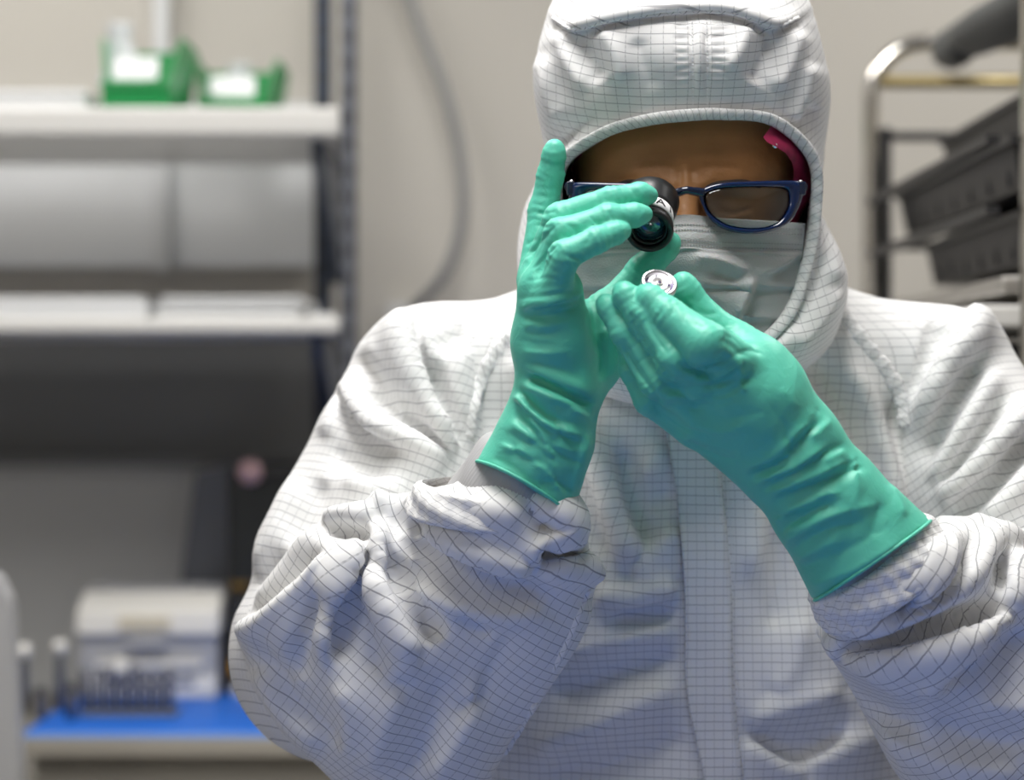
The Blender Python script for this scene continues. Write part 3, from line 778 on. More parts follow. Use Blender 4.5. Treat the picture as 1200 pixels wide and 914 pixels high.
def chain_sd(p, c, off=0.0, k=.004, wr=1.0):
    """finger: tapering bones; near each joint the glove gathers in small rings"""
    d = None; L = 0
    for n, ((a, ra), (b, rb)) in enumerate(zip(c[:-1], c[1:])):
        e = cone(p, a, b, ra-off, rb-off)
        if off == 0 and n < 3:
            ab = b-a; ln = float(np.linalg.norm(ab)); s = ((p-a)@ab)/ln
            q = np.sin((p[:, 0]*1.0+p[:, 2]*.6)*170+n*2)*1.3+np.sin(p[:, 1]*260+n)*.9
            j = np.exp(-((s-ln)/.0085)**2)+(np.exp(-(s/.0085)**2) if n else 0)
            e = e+wr*.00055*np.sin((L+s)*2*math.pi/.0050+q)*j
            L += ln
        d = e if d is None else smin(d, e, k)
    return d

def flat_cone(p, a, b, ra, rb, nrm, f):
    """cone flattened along nrm by factor f (<1)"""
    a = np.asarray(a, f32); nrm = np.asarray(nrm, f32); nrm = nrm/np.linalg.norm(nrm)
    q = p-a; q = q+(q@nrm)[:, None]*nrm*(1/f-1)
    b = np.asarray(b, f32)-a; b = b+(b@nrm)*nrm*(1/f-1)
    return cone(q, np.zeros(3, f32), b, ra, rb)*(.5+.5*f)

def palmA(p, off=0.0):
    o = off
    d = cone(p, P(652, 462, 1.436), P(648, 400, 1.432), .0262-o, .0270-o)
    d = smin(d, cone(p, P(648, 400, 1.432), P(645, 345, 1.422), .0262-o, .0222-o), .01)
    d = smin(d, cone(p, P(662, 430, 1.452), P(640, 335, 1.448), .022-o, .019-o), .012)
    d = smin(d, cone(p, P(672, 440, 1.445), P(708, 385, 1.457), .022-o, .0165-o), .014)
    return d
def handA(p, off=0.0):
    d = palmA(p, off)
    fs = [chain_sd(p, HA[k], off) for k in ('pinky', 'ring', 'middle', 'index', 'thumb')]
    f = fs[0]
    for q in fs[1:4]: f = smin(f, q, .0015)
    d = smin(d, f, .008); d = smin(d, fs[4], .016)
    return d
WA = [(P(654, 466, 1.437), .0262), (P(640, 510, 1.441), .0315), (P(614, 572, 1.447), .0385)]
def armA(p, off=0.0):
    d = cone(p, WA[0][0], WA[1][0], WA[0][1]-off, WA[1][1]-off)
    return smin(d, cone(p, WA[1][0], WA[2][0], WA[1][1]-off, WA[2][1]-off), .008)
axA = WA[2][0]-WA[1][0]; axA /= np.linalg.norm(axA)
# the cuff plane passes through the lower edge seen in the photograph
cutA_n = np.array([-.50, -.20, -.84]); cutA_n /= np.linalg.norm(cutA_n); cutA_p = P(613, 567, 1.42)
def gloveA(p):
    d = smin(handA(p), armA(p), .012)
    return np.maximum(d, (p-cutA_p.astype(f32))@cutA_n.astype(f32))

def palmB(p, off=0.0):
    o = off
    d = cone(p, P(925, 530, 1.422), P(880, 470, 1.408), .033-o, .034-o)
    d = smin(d, cone(p, P(880, 470, 1.408), P(858, 452, 1.398), .034-o, .026-o), .01)
    d = smin(d, cone(p, P(905, 540, 1.425), P(820, 495, 1.408), .027-o, .017-o), .014)
    d = smin(d, cone(p, P(925, 515, 1.422), P(885, 430, 1.408), .028-o, .0215-o), .014)
    return d
def handB(p, off=0.0):
    d = palmB(p, off)
    f = chain_sd(p, HB['index'], off)
    for k in ('middle', 'ring', 'pinky'): f = smin(f, chain_sd(p, HB[k], off), .001)
    d = smin(d, f, .0035)
    return smin(d, chain_sd(p, HB['thumb'], off), .010)
WB = [(P(925, 528, 1.422), .0345), (P(970, 590, 1.43), .0385), (P(1020, 655, 1.437), .0475)]
def armB(p, off=0.0):
    d = cone(p, WB[0][0], WB[1][0], WB[0][1]-off, WB[1][1]-off)
    return smin(d, cone(p, WB[1][0], WB[2][0], WB[1][1]-off, WB[2][1]-off), .008)
cutB_n = np.array([.56, -.12, -.81]); cutB_n /= np.linalg.norm(cutB_n); cutB_p = P(1022, 660, 1.40)
def gloveB(p):
    d = smin(handB(p), armB(p), .012)
    return np.maximum(d, (p-cutB_p.astype(f32))@cutB_n.astype(f32))

# ---- head
HC = P(803, 185, 1.605)
def head_sd(p):
    d = ell(p, HC, (.084, .094, .098))
    d = smin(d, ell(p, P(748, 195, 1.565), (.034, .038, .050)), .03); d = smin(d, ell(p, P(862, 195, 1.565), (.034, .038, .050)), .03)
    d = smin(d, ell(p, P(803, 320, 1.585), (.060, .062, .078)), .03)              # jaw and cheeks
    d = smin(d, cone(p, P(752, 216, 1.527), P(795, 224, 1.522), .010, .010), .012)  # brow ridge
    d = smin(d, cone(p, P(856, 216, 1.527), P(812, 224, 1.522), .010, .010), .012)
    d = smin(d, cone(p, P(803, 222, 1.520), P(803, 250, 1.513), .008, .0075), .010)  # nose bridge
    d = smin(d, cone(p, P(803, 250, 1.513), P(802, 296, 1.500), .0075, .013), .010)
    for sx, x_ in ((-1, 752), (1, 858)):                                              # sockets, lids, cheekbones
        d = -smin(-d, ell(p, P(x_, 243, 1.513), (.020, .011, .010)), .010)
        d = smin(d, ell(p, P(x_, 244, 1.534), (.0155, .0125, .0125)), .003)
        d = smin(d, ell(p, P(x_+sx*4, 280, 1.545), (.020, .014, .014)), .012)
    for sx in (-1, 1):
        d = smin(d, ell(p, HC+np.array([sx*.079, .01, -.035]), (.008, .016, .030)), .006)   # ears
    return d

# ---- coverall
CX = P(797, 0, 1.68)[0]
def slices(p):
    z = p[:, 2]
    zz = np.array([.78, .95, 1.10, 1.22, 1.34, 1.42, 1.47, 1.50])
    a = np.interp(z, zz, [.205, .20, .19, .195, .195, .17, .10, .06])
    b = np.interp(z, zz, [.135, .125, .122, .125, .118, .10, .07, .05])
    q = np.sqrt(((p[:, 0]-CX)/a)**2+((p[:, 1]-1.685)/b)**2)
    d = (q-1)*np.minimum(a, b)
    d = np.maximum(d, z-1.50); d = np.maximum(d, .78-z)
    return d
SA, EA = P(507, 447, 1.655), P(402, 762, 1.60)
SB, EB = P(1106, 450, 1.655), P(1272, 770, 1.58)
def torso(p):
    d = slices(p)
    d = smin(d, cone(p, P(797, 405, 1.665), P(515, 432, 1.66), .072, .041), .03)
    d = smin(d, cone(p, P(797, 405, 1.665), P(1098, 432, 1.66), .072, .042), .03)
    hip = np.array([CX, 1.69, .84])
    for s in (-1, 1):
        k0, k1, k2 = hip+[s*.10, 0, 0], np.array([CX+s*.115, 1.68, .48]), np.array([CX+s*.12, 1.70, .07])
        d = smin(d, cone(p, k0, k1, .115, .085), .04); d = smin(d, cone(p, k1, k2, .085, .075), .02)
    return d
def upperA(p): return smin(cone(p, SA, EA, .054, .086), cone(p, P(452, 440, 1.66), P(385, 650, 1.62), .028, .050), .02)
def upperB(p): return cone(p, SB, EB, .054, .095)
polyA = [(500, 578), (560, 572), (610, 590), (672, 600), (676, 640), (694, 672), (690, 712), (655, 775), (597, 872), (560, 945), (470, 960), (400, 935), (335, 868), (290, 800), (276, 742), (300, 692), (384, 614), (440, 600)]
polyB = [(965, 712), (1000, 690), (1080, 640), (1096, 604), (1130, 606), (1200, 625), (1290, 640), (1400, 720), (1400, 960), (1240, 1000), (1110, 985), (1050, 905), (1000, 812), (952, 738)]
def pillow(p, poly, Yc, T, R, tx=0, tz=0):
    w = np.array([[X(a, Yc), Z(b, Yc)] for a, b in poly])
    s = poly_sd(p[:, 0], p[:, 2], w)
    c = w.mean(0); yy = Yc+tx*(p[:, 0]-c[0])+tz*(p[:, 2]-c[1])
    u = s+R; v = (np.abs(p[:, 1]-yy)-(T-R))
    return np.minimum(np.maximum(u, v), 0)+np.sqrt(np.maximum(u, 0)**2+np.maximum(v, 0)**2)-R
def foreA(p):
    d = pillow(p, polyA, 1.530, .056, .05, tx=-.18, tz=-.10)
    d = smin(d, ell(p, P(455, 745, 1.52), (.085, .060, .085)), .03)
    return smin(d, cone(p, P(606, 600, 1.47), P(560, 690, 1.50), .040, .055), .03)
def foreB(p):
    d = pillow(p, polyB, 1.520, .056, .05, tx=.16, tz=-.12)
    d = smin(d, ell(p, P(1230, 800, 1.50), (.10, .062, .09)), .03)
    return smin(d, cone(p, P(1032, 672, 1.455), P(1110, 740, 1.48), .045, .056), .03)
REG = [torso, upperA, foreA, upperB, foreB]
def suit(p, off=0.0):
    d = smin(torso(p), upperA(p), .035); d = smin(d, upperB(p), .035)
    d = smin(d, foreA(p), .006); return smin(d, foreB(p), .006)

def spaced(lo, hi, breaks):
    """rectilinear samples: breaks = [(start, end, step)...] finer ranges, coarse elsewhere"""
    out = [lo]
    while out[-1] < hi:
        s = breaks[0]
        for a, b, st in breaks[1:]:
            if a <= out[-1] < b: s = min(s, st)
        out.append(out[-1]+s)
    return out
# folds of the coverall: (points px, half width left of travel, right of travel, height mm, lean)
CREASE = {
 2: [([(381, 614), (333, 638), (298, 666), (276, 719)], 4), ([(276, 734), (298, 734), (320, 716), (345, 691), (371, 666), (384, 650)], 9),
     ([(284, 722), (313, 706), (340, 683), (376, 652)], -4), ([(393, 628), (381, 661), (353, 711), (328, 776)], 5), ([(378, 700), (358, 760), (345, 800)], -2.5),
     ([(411, 633), (419, 648), (411, 671), (388, 708), (380, 736), (382, 783)], 9), ([(431, 643), (421, 671), (404, 706), (394, 738), (392, 778)], -7),
     ([(431, 661), (446, 701), (471, 746), (491, 767)], 9), ([(451, 643), (471, 686), (500, 731), (510, 752)], -8), ([(421, 701), (431, 748), (445, 792)], -3), ([(491, 769), (475, 782), (452, 780)], 4),
     ([(381, 613), (391, 608), (415, 608), (442, 611)], 6), ([(384, 624), (406, 622), (436, 629)], -5), ([(446, 606), (446, 580), (458, 568), (486, 570)], 8), ([(486, 606), (492, 616)], -10),
     ([(443, 612), (443, 643), (455, 665)], 6), ([(462, 600), (468, 630), (480, 655)], -3),
     ([(478, 598), (503, 589), (538, 594), (585, 600), (620, 600)], 8), ([(495, 610), (525, 636), (560, 652), (599, 663), (623, 667)], 8), ([(470, 622), (511, 642), (552, 665), (593, 688), (640, 694)], -6),
     ([(480, 690), (560, 722), (650, 717)], 3), ([(623, 601), (648, 597), (665, 611), (659, 626), (634, 639), (623, 661)], 10), ([(634, 645), (648, 658)], -6), ([(659, 650), (668, 655)], -6),
     ([(623, 668), (661, 660), (689, 667), (695, 683)], 8), ([(631, 614), (640, 620)], -2), ([(538, 722), (575, 748)], -4), ([(690, 700), (665, 760), (600, 868)], 3), ([(470, 800), (450, 860), (430, 900)], 4),
     ([(520, 790), (500, 870), (480, 910)], -3), ([(560, 800), (540, 860), (500, 920)], 3), ([(600, 740), (570, 800), (540, 840)], -2.5), ([(300, 780), (330, 830), (380, 880)], 3), ([(310, 760), (350, 830), (400, 870)], -3), ([(395, 800), (410, 840), (400, 890)], 3)],
 1: [([(477, 361), (474, 387), (485, 430), (502, 464), (519, 506), (534, 529)], 9), ([(486, 373), (496, 430), (507, 464), (526, 489), (546, 523)], -7), ([(517, 484), (539, 506), (548, 526)], 3),
     ([(400, 444), (411, 469), (437, 498), (474, 512), (499, 526), (522, 546)], 8), ([(425, 458), (454, 476), (488, 498), (522, 524)], -5), ([(400, 458), (413, 486), (440, 514), (465, 527)], -4),
     ([(397, 469), (392, 489), (380, 512)], 3), ([(386, 523), (420, 546), (451, 555)], -3.5), ([(400, 560), (440, 572), (480, 570)], 3), ([(517, 410), (530, 396), (556, 378)], -4), ([(504, 385), (500, 404), (512, 430)], 3.5),
     ([(560, 400), (539, 424), (534, 458), (548, 512)], 3.5), ([(430, 400), (450, 425), (480, 470)], 3), ([(420, 420), (445, 450), (470, 480)], -2), ([(350, 560), (325, 620), (303, 670)], 4), ([(332, 650), (304, 690)], -4), ([(380, 560), (360, 600), (345, 640)], -3), ([(540, 350), (580, 362), (620, 370)], 3)],
 0: [([(685, 503), (699, 535), (716, 591), (735, 637), (745, 654)], 8), ([(678, 550), (691, 598), (709, 648)], -4), ([(726, 520), (742, 585), (758, 636)], -5), ([(739, 677), (768, 648), (796, 618)], 4), ([(765, 600), (784, 572)], -3), ([(756, 560), (776, 520)], 3),
     ([(696, 694), (742, 704), (796, 683)], 5), ([(720, 722), (790, 716)], -4), ([(640, 818), (720, 790), (795, 768)], -4), ([(620, 880), (700, 850), (796, 800)], 5), ([(640, 908), (740, 888), (806, 860)], -4), ([(660, 770), (720, 752), (790, 738)], 3),
     ([(857, 552), (876, 575), (885, 620), (876, 680)], 5), ([(905, 612), (915, 680), (905, 740)], -4), ([(940, 720), (930, 780), (900, 810)], 3), ([(876, 869), (907, 893), (945, 908)], 4), ([(874, 858), (907, 872), (930, 886), (964, 874), (995, 846)], -4.5), ([(876, 845), (926, 828), (990, 806)], 4),
     ([(945, 895), (1000, 872), (1030, 860)], 4), ([(935, 440), (965, 500), (1000, 570)], 4), ([(950, 420), (985, 480), (1030, 570)], -5), ([(985, 420), (1020, 480), (1050, 560), (1060, 600)], 5), ([(1040, 470), (1058, 540), (1070, 600)], -4), ([(700, 470), (730, 490), (770, 500)], 3), ([(600, 420), (620, 470)], 3)],
 3: [([(1133, 362), (1143, 373), (1136, 396), (1113, 422), (1095, 455), (1080, 505)], 8), ([(1085, 376), (1082, 405), (1071, 462)], -5), ([(1070, 379), (1058, 430)], 3.5), ([(1150, 420), (1130, 450), (1105, 490), (1085, 540)], -6), ([(1165, 430), (1150, 470), (1120, 520), (1092, 570)], 5),
     ([(1215, 470), (1160, 530), (1100, 590)], 7), ([(1175, 470), (1140, 520), (1108, 562)], -4), ([(1215, 502), (1165, 562), (1120, 600)], -6), ([(1215, 540), (1180, 585), (1155, 606)], 5), ([(1040, 360), (1020, 400)], 3), ([(1110, 380), (1098, 410), (1082, 440)], -3)],
 4: [([(1092, 622), (1087, 657), (1060, 690), (1019, 704), (974, 705), (962, 717)], 7), ([(1072, 703), (1033, 712), (989, 714), (968, 720)], -10), ([(965, 726), (1004, 723), (1048, 718), (1090, 692), (1113, 652), (1104, 613)], 8), ([(962, 733), (970, 736)], -6),
     ([(977, 746), (1048, 731), (1119, 692), (1160, 646), (1149, 618)], 6), ([(1132, 640), (1107, 690), (1042, 726)], -3), ([(989, 762), (1048, 750), (1095, 737), (1137, 731), (1174, 714)], -10), ([(990, 770), (1048, 767), (1107, 755), (1152, 740), (1186, 720)], 9),
     ([(1196, 646), (1187, 690), (1186, 715)], 8), ([(1170, 649), (1178, 690)], -5), ([(1130, 604), (1165, 612), (1196, 640)], 5), ([(1092, 817), (1095, 796), (1122, 773), (1175, 735)], 6), ([(1112, 800), (1160, 770), (1205, 737)], -5), ([(954, 742), (989, 766), (1027, 787), (1087, 820)], 5), ([(975, 795), (1020, 830), (1075, 862)], -4),
     ([(1030, 850), (1100, 890), (1200, 905)], 5), ([(1090, 845), (1150, 870), (1210, 872)], -4), ([(1150, 820), (1190, 830), (1220, 820)], 3)]}
def cloth_noise(V, F, amp=1.0):
    N = normals(V, F)
    q = V*np.array([34, 20, 20.]); n = vnoise(q)+.5*vnoise(V*np.array([60., 60, 45])+9)
    n2 = vnoise(V*11+31)
    return V+N*((n*.0010+n2*.0030)*amp)[:, None]

def suit_uv(V, F, region):
    c = V[F].mean(1); uv = np.zeros((len(F), 4, 2))
    def cyl(mask, a, b, R, twist=0.0, ref=(0, -1, 0)):
        a = np.array(a, float); ax = np.array(b, float)-a; ax /= np.linalg.norm(ax)
        e1 = np.array(ref, float); e1 -= (e1@ax)*ax; e1 /= np.linalg.norm(e1); e2 = np.cross(ax, e1)
        q = V[F[mask]]-a; v = q@ax; th = np.arctan2(q@e2, q@e1)
        ref_t = th[:, :1]; th = ref_t+((th-ref_t+math.pi) % (2*math.pi)-math.pi)
        u = th*R+twist*v
        uv[mask] = np.stack([u, v], -1)
    cyl(region == 0, (CX, 1.695, 1.5), (CX, 1.695, .5), .135)
    cyl(region == 1, SA, EA, .085)
    cyl(region == 2, P(606, 600, 1.53), P(400, 850, 1.58), .085)
    cyl(region == 3, SB, EB, .085)
    cyl(region == 4, P(1032, 672, 1.52), P(1200, 850, 1.58), .085)
    return uv

coverall_mats = M['cloth']
xs = spaced(-.30, .66, [.006, (-.225, .485, .003)])
ys = spaced(1.36, 1.86, [.007, (1.36, 1.70, .003)])
zs = spaced(.03, 1.56, [.010, (1.085, 1.50, .003)])
V, F = surface_nets(suit, xs, ys, zs)
V = smooth_v(V, F, 2)
V0 = V.copy()
N0 = normals(V, F)
cfree = np.clip((V[:, 2]-1.09)/.02, 0, 1)*np.clip((.25-N0[:, 1])/.3, 0, 1)*np.clip((V[:, 0]+.235)/.01, 0, 1)*np.clip((.50-V[:, 0])/.01, 0, 1)*np.clip((1.76-V[:, 1])/.03, 0, 1)
def stretchS(c, d):
    ra = np.argmin(np.stack([r(c.astype(f32)) for r in REG], -1), 1)
    axs = np.array([[.25, 0, 1.], (P(402, 762, 1.6)-P(507, 447, 1.6)), (P(400, 850, 1.6)-P(606, 600, 1.6)), (P(1272, 770, 1.6)-P(1106, 450, 1.6)), (P(1200, 850, 1.6)-P(1032, 672, 1.6))])
    axs /= np.linalg.norm(axs, axis=1)[:, None]; a = axs[ra]; k = np.abs((a*d).sum(1))**2
    am = np.array([.035, .07, .06, .07, .07])[ra]; ac = np.array([.03, .04, .04, .04, .05])[ra]
    return 1.0+am*k+ac*(1-k)
regv = np.stack([r(V0.astype(f32)) for r in REG], -1); vreg = np.argmin(regv, 1); srt = np.sort(regv, 1); edge_w = np.clip((srt[:, 1]-srt[:, 0])/.007, 0, 1)
def add_relief(V, gain):
    N = normals(V, F); fc = np.clip(-N[:, 1]*2.0+.1, 0, 1); q = proj(V); D = np.zeros(len(V))
    for k, ls in CREASE.items():
        s = RELIEF[k](q); D = np.where(vreg == k, s, D)
    return V+N*(D*fc*(edge_w*.85+.15)*gain)[:, None]
RELIEF = {k: relief(ls) for k, ls in CREASE.items()}
V = cloth_noise(V, F, .7); V = add_relief(V, 1.2)
V = crumple(V0, V, F, stretchS, cfree, iters=50, tether=.08, bend=.10)
V = add_relief(V, 1.7); V = smooth_v(V, F, 1, .35)
cen = V0[F].mean(1).astype(f32)
region = np.argmin(np.stack([r(cen) for r in REG], -1), 1)
uv = suit_uv(V0, F, region)
def relax_uv(V, F, uv, region, iters=60):
    """even out the weave: within each garment piece let the pattern spacing follow the real cloth lengths"""
    out = uv.copy(); cen_y = V[F].mean(1)
    for k in range(5):
        fi = np.where((region == k) & (cen_y[:, 2] > 1.09) & (cen_y[:, 1] < 1.70))[0]
        if not len(fi): continue
        ids, inv = np.unique(F[fi], return_inverse=True); Fl = inv.reshape(-1, 4); m = len(ids)
        U = np.zeros((m, 2)); U[Fl.ravel()] = uv[fi].reshape(-1, 2); T = U.copy()
        P3 = V[ids]
        e = np.concatenate([Fl[:, [0, 1]], Fl[:, [1, 2]], Fl[:, [2, 3]], Fl[:, [3, 0]], Fl[:, [0, 2]], Fl[:, [1, 3]]])
        L = np.linalg.norm(P3[e[:, 0]]-P3[e[:, 1]], axis=1); d = U[e[:, 1]]-U[e[:, 0]]; ok = np.linalg.norm(d, axis=1) < .03
        e, L = e[ok], L[ok]; i, j = e[:, 0], e[:, 1]; ii = np.concatenate([i, j]); deg = np.bincount(ii, minlength=m)[:, None]+1e-9
        for it in range(iters):
            d = U[j]-U[i]; l = np.linalg.norm(d, axis=1)+1e-7; c = d*((l-L)/l*.5)[:, None]; cc = np.concatenate([c, -c])
            D = np.stack([np.bincount(ii, cc[:, q], minlength=m) for q in (0, 1)], -1)/deg
            q = U+D*1.3-T
            for _ in range(2): q = q*.45+.55*np.stack([np.bincount(ii, q[np.concatenate([j, i]), w], minlength=m) for w in (0, 1)], -1)/deg
            U = T+q*.999
        new = U[Fl]; bad = np.abs(new-new[:, :1]).max((1, 2)) > .03
        out[fi] = np.where(bad[:, None, None], uv[fi], new)
    return out
uv = relax_uv(V, F, uv, region)
TS = Surf(V, F)
coverall = None
def submesh(name, mask, parent, m, origin):
    Fi = F[mask]; used, inv = np.unique(Fi, return_inverse=True)
    me = np_mesh(name, V[used], inv.reshape(-1, 4), uv[mask])
    return link(name, me, m, parent)
coverall = submesh('coverall', region == 0, person, M['cloth'], None)
sleeveA = submesh('sleeve', (region == 1) | (region == 2), coverall, M['cloth'], None)
sleeveB = submesh('sleeve', (region == 3) | (region == 4), coverall, M['cloth'], None)

# ---- the body under the clothes: one continuous mesh (head, trunk, arms, hands, legs)
def body_sd(p):
    d = head_sd(p)
    d = smin(d, cone(p, P(800, 330, 1.62), P(800, 430, 1.66), .052, .058), .02)
    z = p[:, 2]; zz = np.array([.80, .95, 1.12, 1.30, 1.40, 1.45])
    a = np.interp(z, zz, [.165, .15, .135, .155, .13, .07]); b = np.interp(z, zz, [.10, .09, .09, .095, .075, .05])
    t = (np.sqrt(((p[:, 0]-CX)/a)**2+((p[:, 1]-1.69)/b)**2)-1)*np.minimum(a, b)
    t = np.maximum(np.maximum(t, z-1.45), .82-z); d = smin(d, t, .03)
    ea, eb = P(412, 770, 1.59), P(1262, 775, 1.57)
    for s_, e_, w_, hnd, ch in ((P(530, 455, 1.665), ea, P(640, 500, 1.441), handA, 0), (P(1080, 455, 1.665), eb, P(960, 575, 1.43), handB, 1)):
        d = smin(d, cone(p, s_, e_, .042, .032), .03); d = smin(d, cone(p, e_, w_, .026, .021), .012)
        d = smin(d, hnd(p, .0055), .008)
    for s in (-1, 1):
        d = smin(d, cone(p, (CX+s*.09, 1.69, .86), (CX+s*.115, 1.68, .48), .085, .055), .04)
        d = smin(d, cone(p, (CX+s*.115, 1.68, .48), (CX+s*.12, 1.70, .09), .05, .036), .01)
        d = smin(d, cone(p, (CX+s*.12, 1.71, .05), (CX+s*.135, 1.57, .04), .034, .028), .02)
    return d
xs = spaced(-.26, .62, [.0055, (HC[0]-.08, HC[0]+.08, .0018)])
ys = spaced(1.35, 1.82, [.0055, (1.48, 1.545, .0018)])
zs = spaced(.01, 1.62, [.0075, (1.10, 1.42, .0055), (1.42, 1.60, .0018)])
Vb, Fb = surface_nets(body_sd, xs, ys, zs)
Vb = smooth_v(Vb, Fb, 2)
Vb = fold(Vb, Fb, [([(796, 196), (797, 212), (793, 224)], 3, 3, -1.1), ([(812, 194), (811, 210), (816, 224)], 3, 3, -1.1), ([(804, 190), (804, 222)], 3.5, 3.5, .25),
                   ([(770, 205), (785, 214), (793, 220)], 4, 4, .5), ([(840, 204), (826, 213), (815, 220)], 4, 4, .5),
                   ([(745, 185), (800, 178), (870, 186)], 6, 5, -.7), ([(755, 170), (805, 163), (860, 170)], 5, 5, -.6), ([(745, 198), (775, 194), (795, 200)], 4, 4, -.7), ([(815, 199), (840, 194), (872, 199)], 4, 4, -.7),
                   ([(835, 243), (858, 250), (885, 243)], 2.2, 2.2, -1.6), ([(728, 243), (750, 250), (775, 243)], 2.2, 2.2, -1.6), ([(838, 258), (860, 263), (884, 256)], 3, 3, -.8), ([(700, 205), (720, 212), (750, 208)], 4, 4, -1)], gain=1.5)
body = link('body', np_mesh('body', Vb, Fb), M['skin'], person)
for s, x_ in ((1, 857), (-1, 752)):
    tube_obj('eyebrow', [P(x_-s*38, 224, 1.512), P(x_-s*15, 217, 1.5115), P(x_+s*16, 214, 1.515), P(x_+s*34, 219, 1.524)], [.002, .003, .0022, .001], mat('brow_hair', (.02, .012, .008), .8), body, 8, flat=.5, res=20)

# ---- hood
ANG = np.arange(16)*math.pi/8
def ring(rad, Y, c=(800, 250)):
    if np.isscalar(Y): Y = [Y]*16
    if len(Y) == 9: Y = list(Y)+list(Y[7:0:-1])
    return np.array([P(c[0]+math.sin(a)*r, c[1]-math.cos(a)*r, y) for a, r, y in zip(ANG, rad, Y)])
rimr = np.array([107, 118, 145, 158, 148, 150, 165, 172, 175, 172, 160, 147, 141, 145, 125, 110.])
rimY = np.array([1.500, 1.502, 1.512, 1.530, 1.540, 1.535, 1.523, 1.512, 1.508])
R0 = ring(rimr*1.0, rimY+.030); R1 = ring(rimr*1.005, rimY+.004); R2 = ring(rimr+4, rimY-.001); R3 = ring(rimr+13, rimY-.001)
R4 = ring([172, 180, 172, 168, 155, 176, 192, 195, 197, 195, 192, 172, 160, 160, 166, 180], [1.486, 1.490, 1.512, 1.545, 1.558, 1.538, 1.517, 1.503, 1.498])
R4b = ring([212, 222, 194, 172, 157, 190, 208, 208, 210, 208, 212, 188, 172, 170, 196, 224], [1.490, 1.494, 1.520, 1.560, 1.572, 1.546, 1.524, 1.508, 1.503])
R5 = ring([246, 266, 226, 176, 158, 202, 223, 219, 220, 222, 228, 200, 182, 176, 228, 268], [1.505, 1.508, 1.538, 1.580, 1.588, 1.562, 1.540, 1.524, 1.518])
R6 = ring([300, 312, 239, 179, 160, 208, 232, 226, 226, 230, 236, 208, 188, 179, 246, 312], [1.545, 1.548, 1.575, 1.605, 1.61, 1.59, 1.575, 1.56, 1.555])
R7 = ring([302, 308, 236, 178, 158, 204, 228, 224, 224, 226, 232, 205, 186, 177, 243, 308], [1.60, 1.60, 1.615, 1.63, 1.64, 1.63, 1.62, 1.61, 1.60])
R8 = ring(np.array([245, 240, 205, 165, 150, 185, 205, 205, 205, 205, 205, 185, 168, 165, 210, 240]), [1.675]*9)
R9 = ring(np.array([180, 176, 160, 135, 125, 140, 150, 150, 150, 150, 150, 140, 135, 135, 160, 176]), [1.72]*9)
R10 = ring(np.full(16, 70.), 1.738); R11 = ring(np.full(16, 2.), 1.74)
rings = np.stack([R0, R1, R2, R3, R4, R4b, R5, R6, R7, R8, R9, R10, R11])
NA, NR = 380, 230
ra = np.stack([catmull_closed(r, NA) for r in rings])          # 13,NA,3
tpar = np.concatenate([np.linspace(0, 3, 14)[:-1], np.linspace(3, 8, 150)[:-1], np.linspace(8, 12, NR-14-150+2)])
def cat_rows(ra, t):
    m = len(ra)-1; p = np.concatenate([2*ra[:1]-ra[1:2], ra, 2*ra[-1:]-ra[-2:-1]]); i = np.minimum(t.astype(int), m-1); f = (t-i)[:, None, None]
    a, b, c, d = p[i], p[i+1], p[i+2], p[i+3]
    return .5*(2*b+(c-a)*f+(2*a-5*b+4*c-d)*f*f+(3*b-a-3*c+d)*f**3)
G = cat_rows(ra, tpar); nr = len(tpar)
Vh = G.reshape(-1, 3)
Fh = np.array([(i*NA+k, i*NA+(k+1) % NA, (i+1)*NA+(k+1) % NA, (i+1)*NA+k) for i in range(nr-1) for k in range(NA)])
Vh0 = Vh.copy()
Vh = cloth_noise(Vh, Fh, .8)
HF = [([(632, 8), (650, 22), (672, 33), (700, 26), (740, 18), (800, 12), (850, 12), (880, 20), (906, 30), (930, 22), (952, 10)], 14, 5, 4.5),
      ([(636, 14), (672, 38), (740, 24), (800, 18), (850, 18), (906, 36), (950, 16)], 4, 5, -3.5),
      ([(810, 20), (812, 70), (812, 124)], 2.5, 2.5, -1.6), ([(828, 20), (829, 70), (829, 124)], 2.5, 2.5, -1.6), ([(820, 20), (820, 124)], 6, 6, 1.2),
      ([(672, 34), (690, 70), (705, 100)], 12, 14, -3.5), ([(700, 30), (720, 60), (728, 100)], 12, 12, 3), ([(650, 30), (665, 70), (690, 110)], 12, 12, 3),
      ([(908, 34), (895, 70), (880, 100)], 12, 12, -3.5), ([(880, 24), (866, 60), (850, 85)], 12, 12, 3), ([(940, 30), (925, 75), (905, 110)], 12, 12, 3),
      ([(745, 40), (755, 75), (770, 110)], 12, 12, -2), ([(633, 60), (640, 110), (660, 150)], 12, 14, 3), ([(640, 170), (665, 160), (700, 135)], 9, 9, -2.5),
      ([(950, 70), (940, 120), (925, 150)], 12, 10, 3.5), ([(925, 155), (940, 140), (952, 120)], 8, 8, -2.5), ([(880, 125), (895, 138)], 5, 5, -1.8),
      ([(958, 240), (975, 290), (980, 340)], 12, 12, 3), ([(960, 290), (950, 340), (920, 390)], 14, 14, -3), ([(990, 330), (960, 380), (925, 415)], 10, 10, 2.5),
      ([(948, 215), (952, 232), (958, 250)], 6, 6, -3), ([(622, 160), (632, 185), (650, 200)], 8, 8, -3)]
for y_ in range(26, 124, 9):
    HF.append(([(790, y_+random.uniform(-3, 3)), (808, y_)], 4, 3, random.uniform(-.9, -.2))); HF.append(([(832, y_), (852+random.uniform(-6, 6), y_+random.uniform(-3, 3))], 4, 3, random.uniform(-.9, -.2)))
rowi = np.repeat(tpar, NA)
hm = np.clip(rowi-3.0, 0, 1)
Vh = fold(Vh, Fh, HF, mask=hm, gain=.5)
nh = normals(Vh0, Fh)
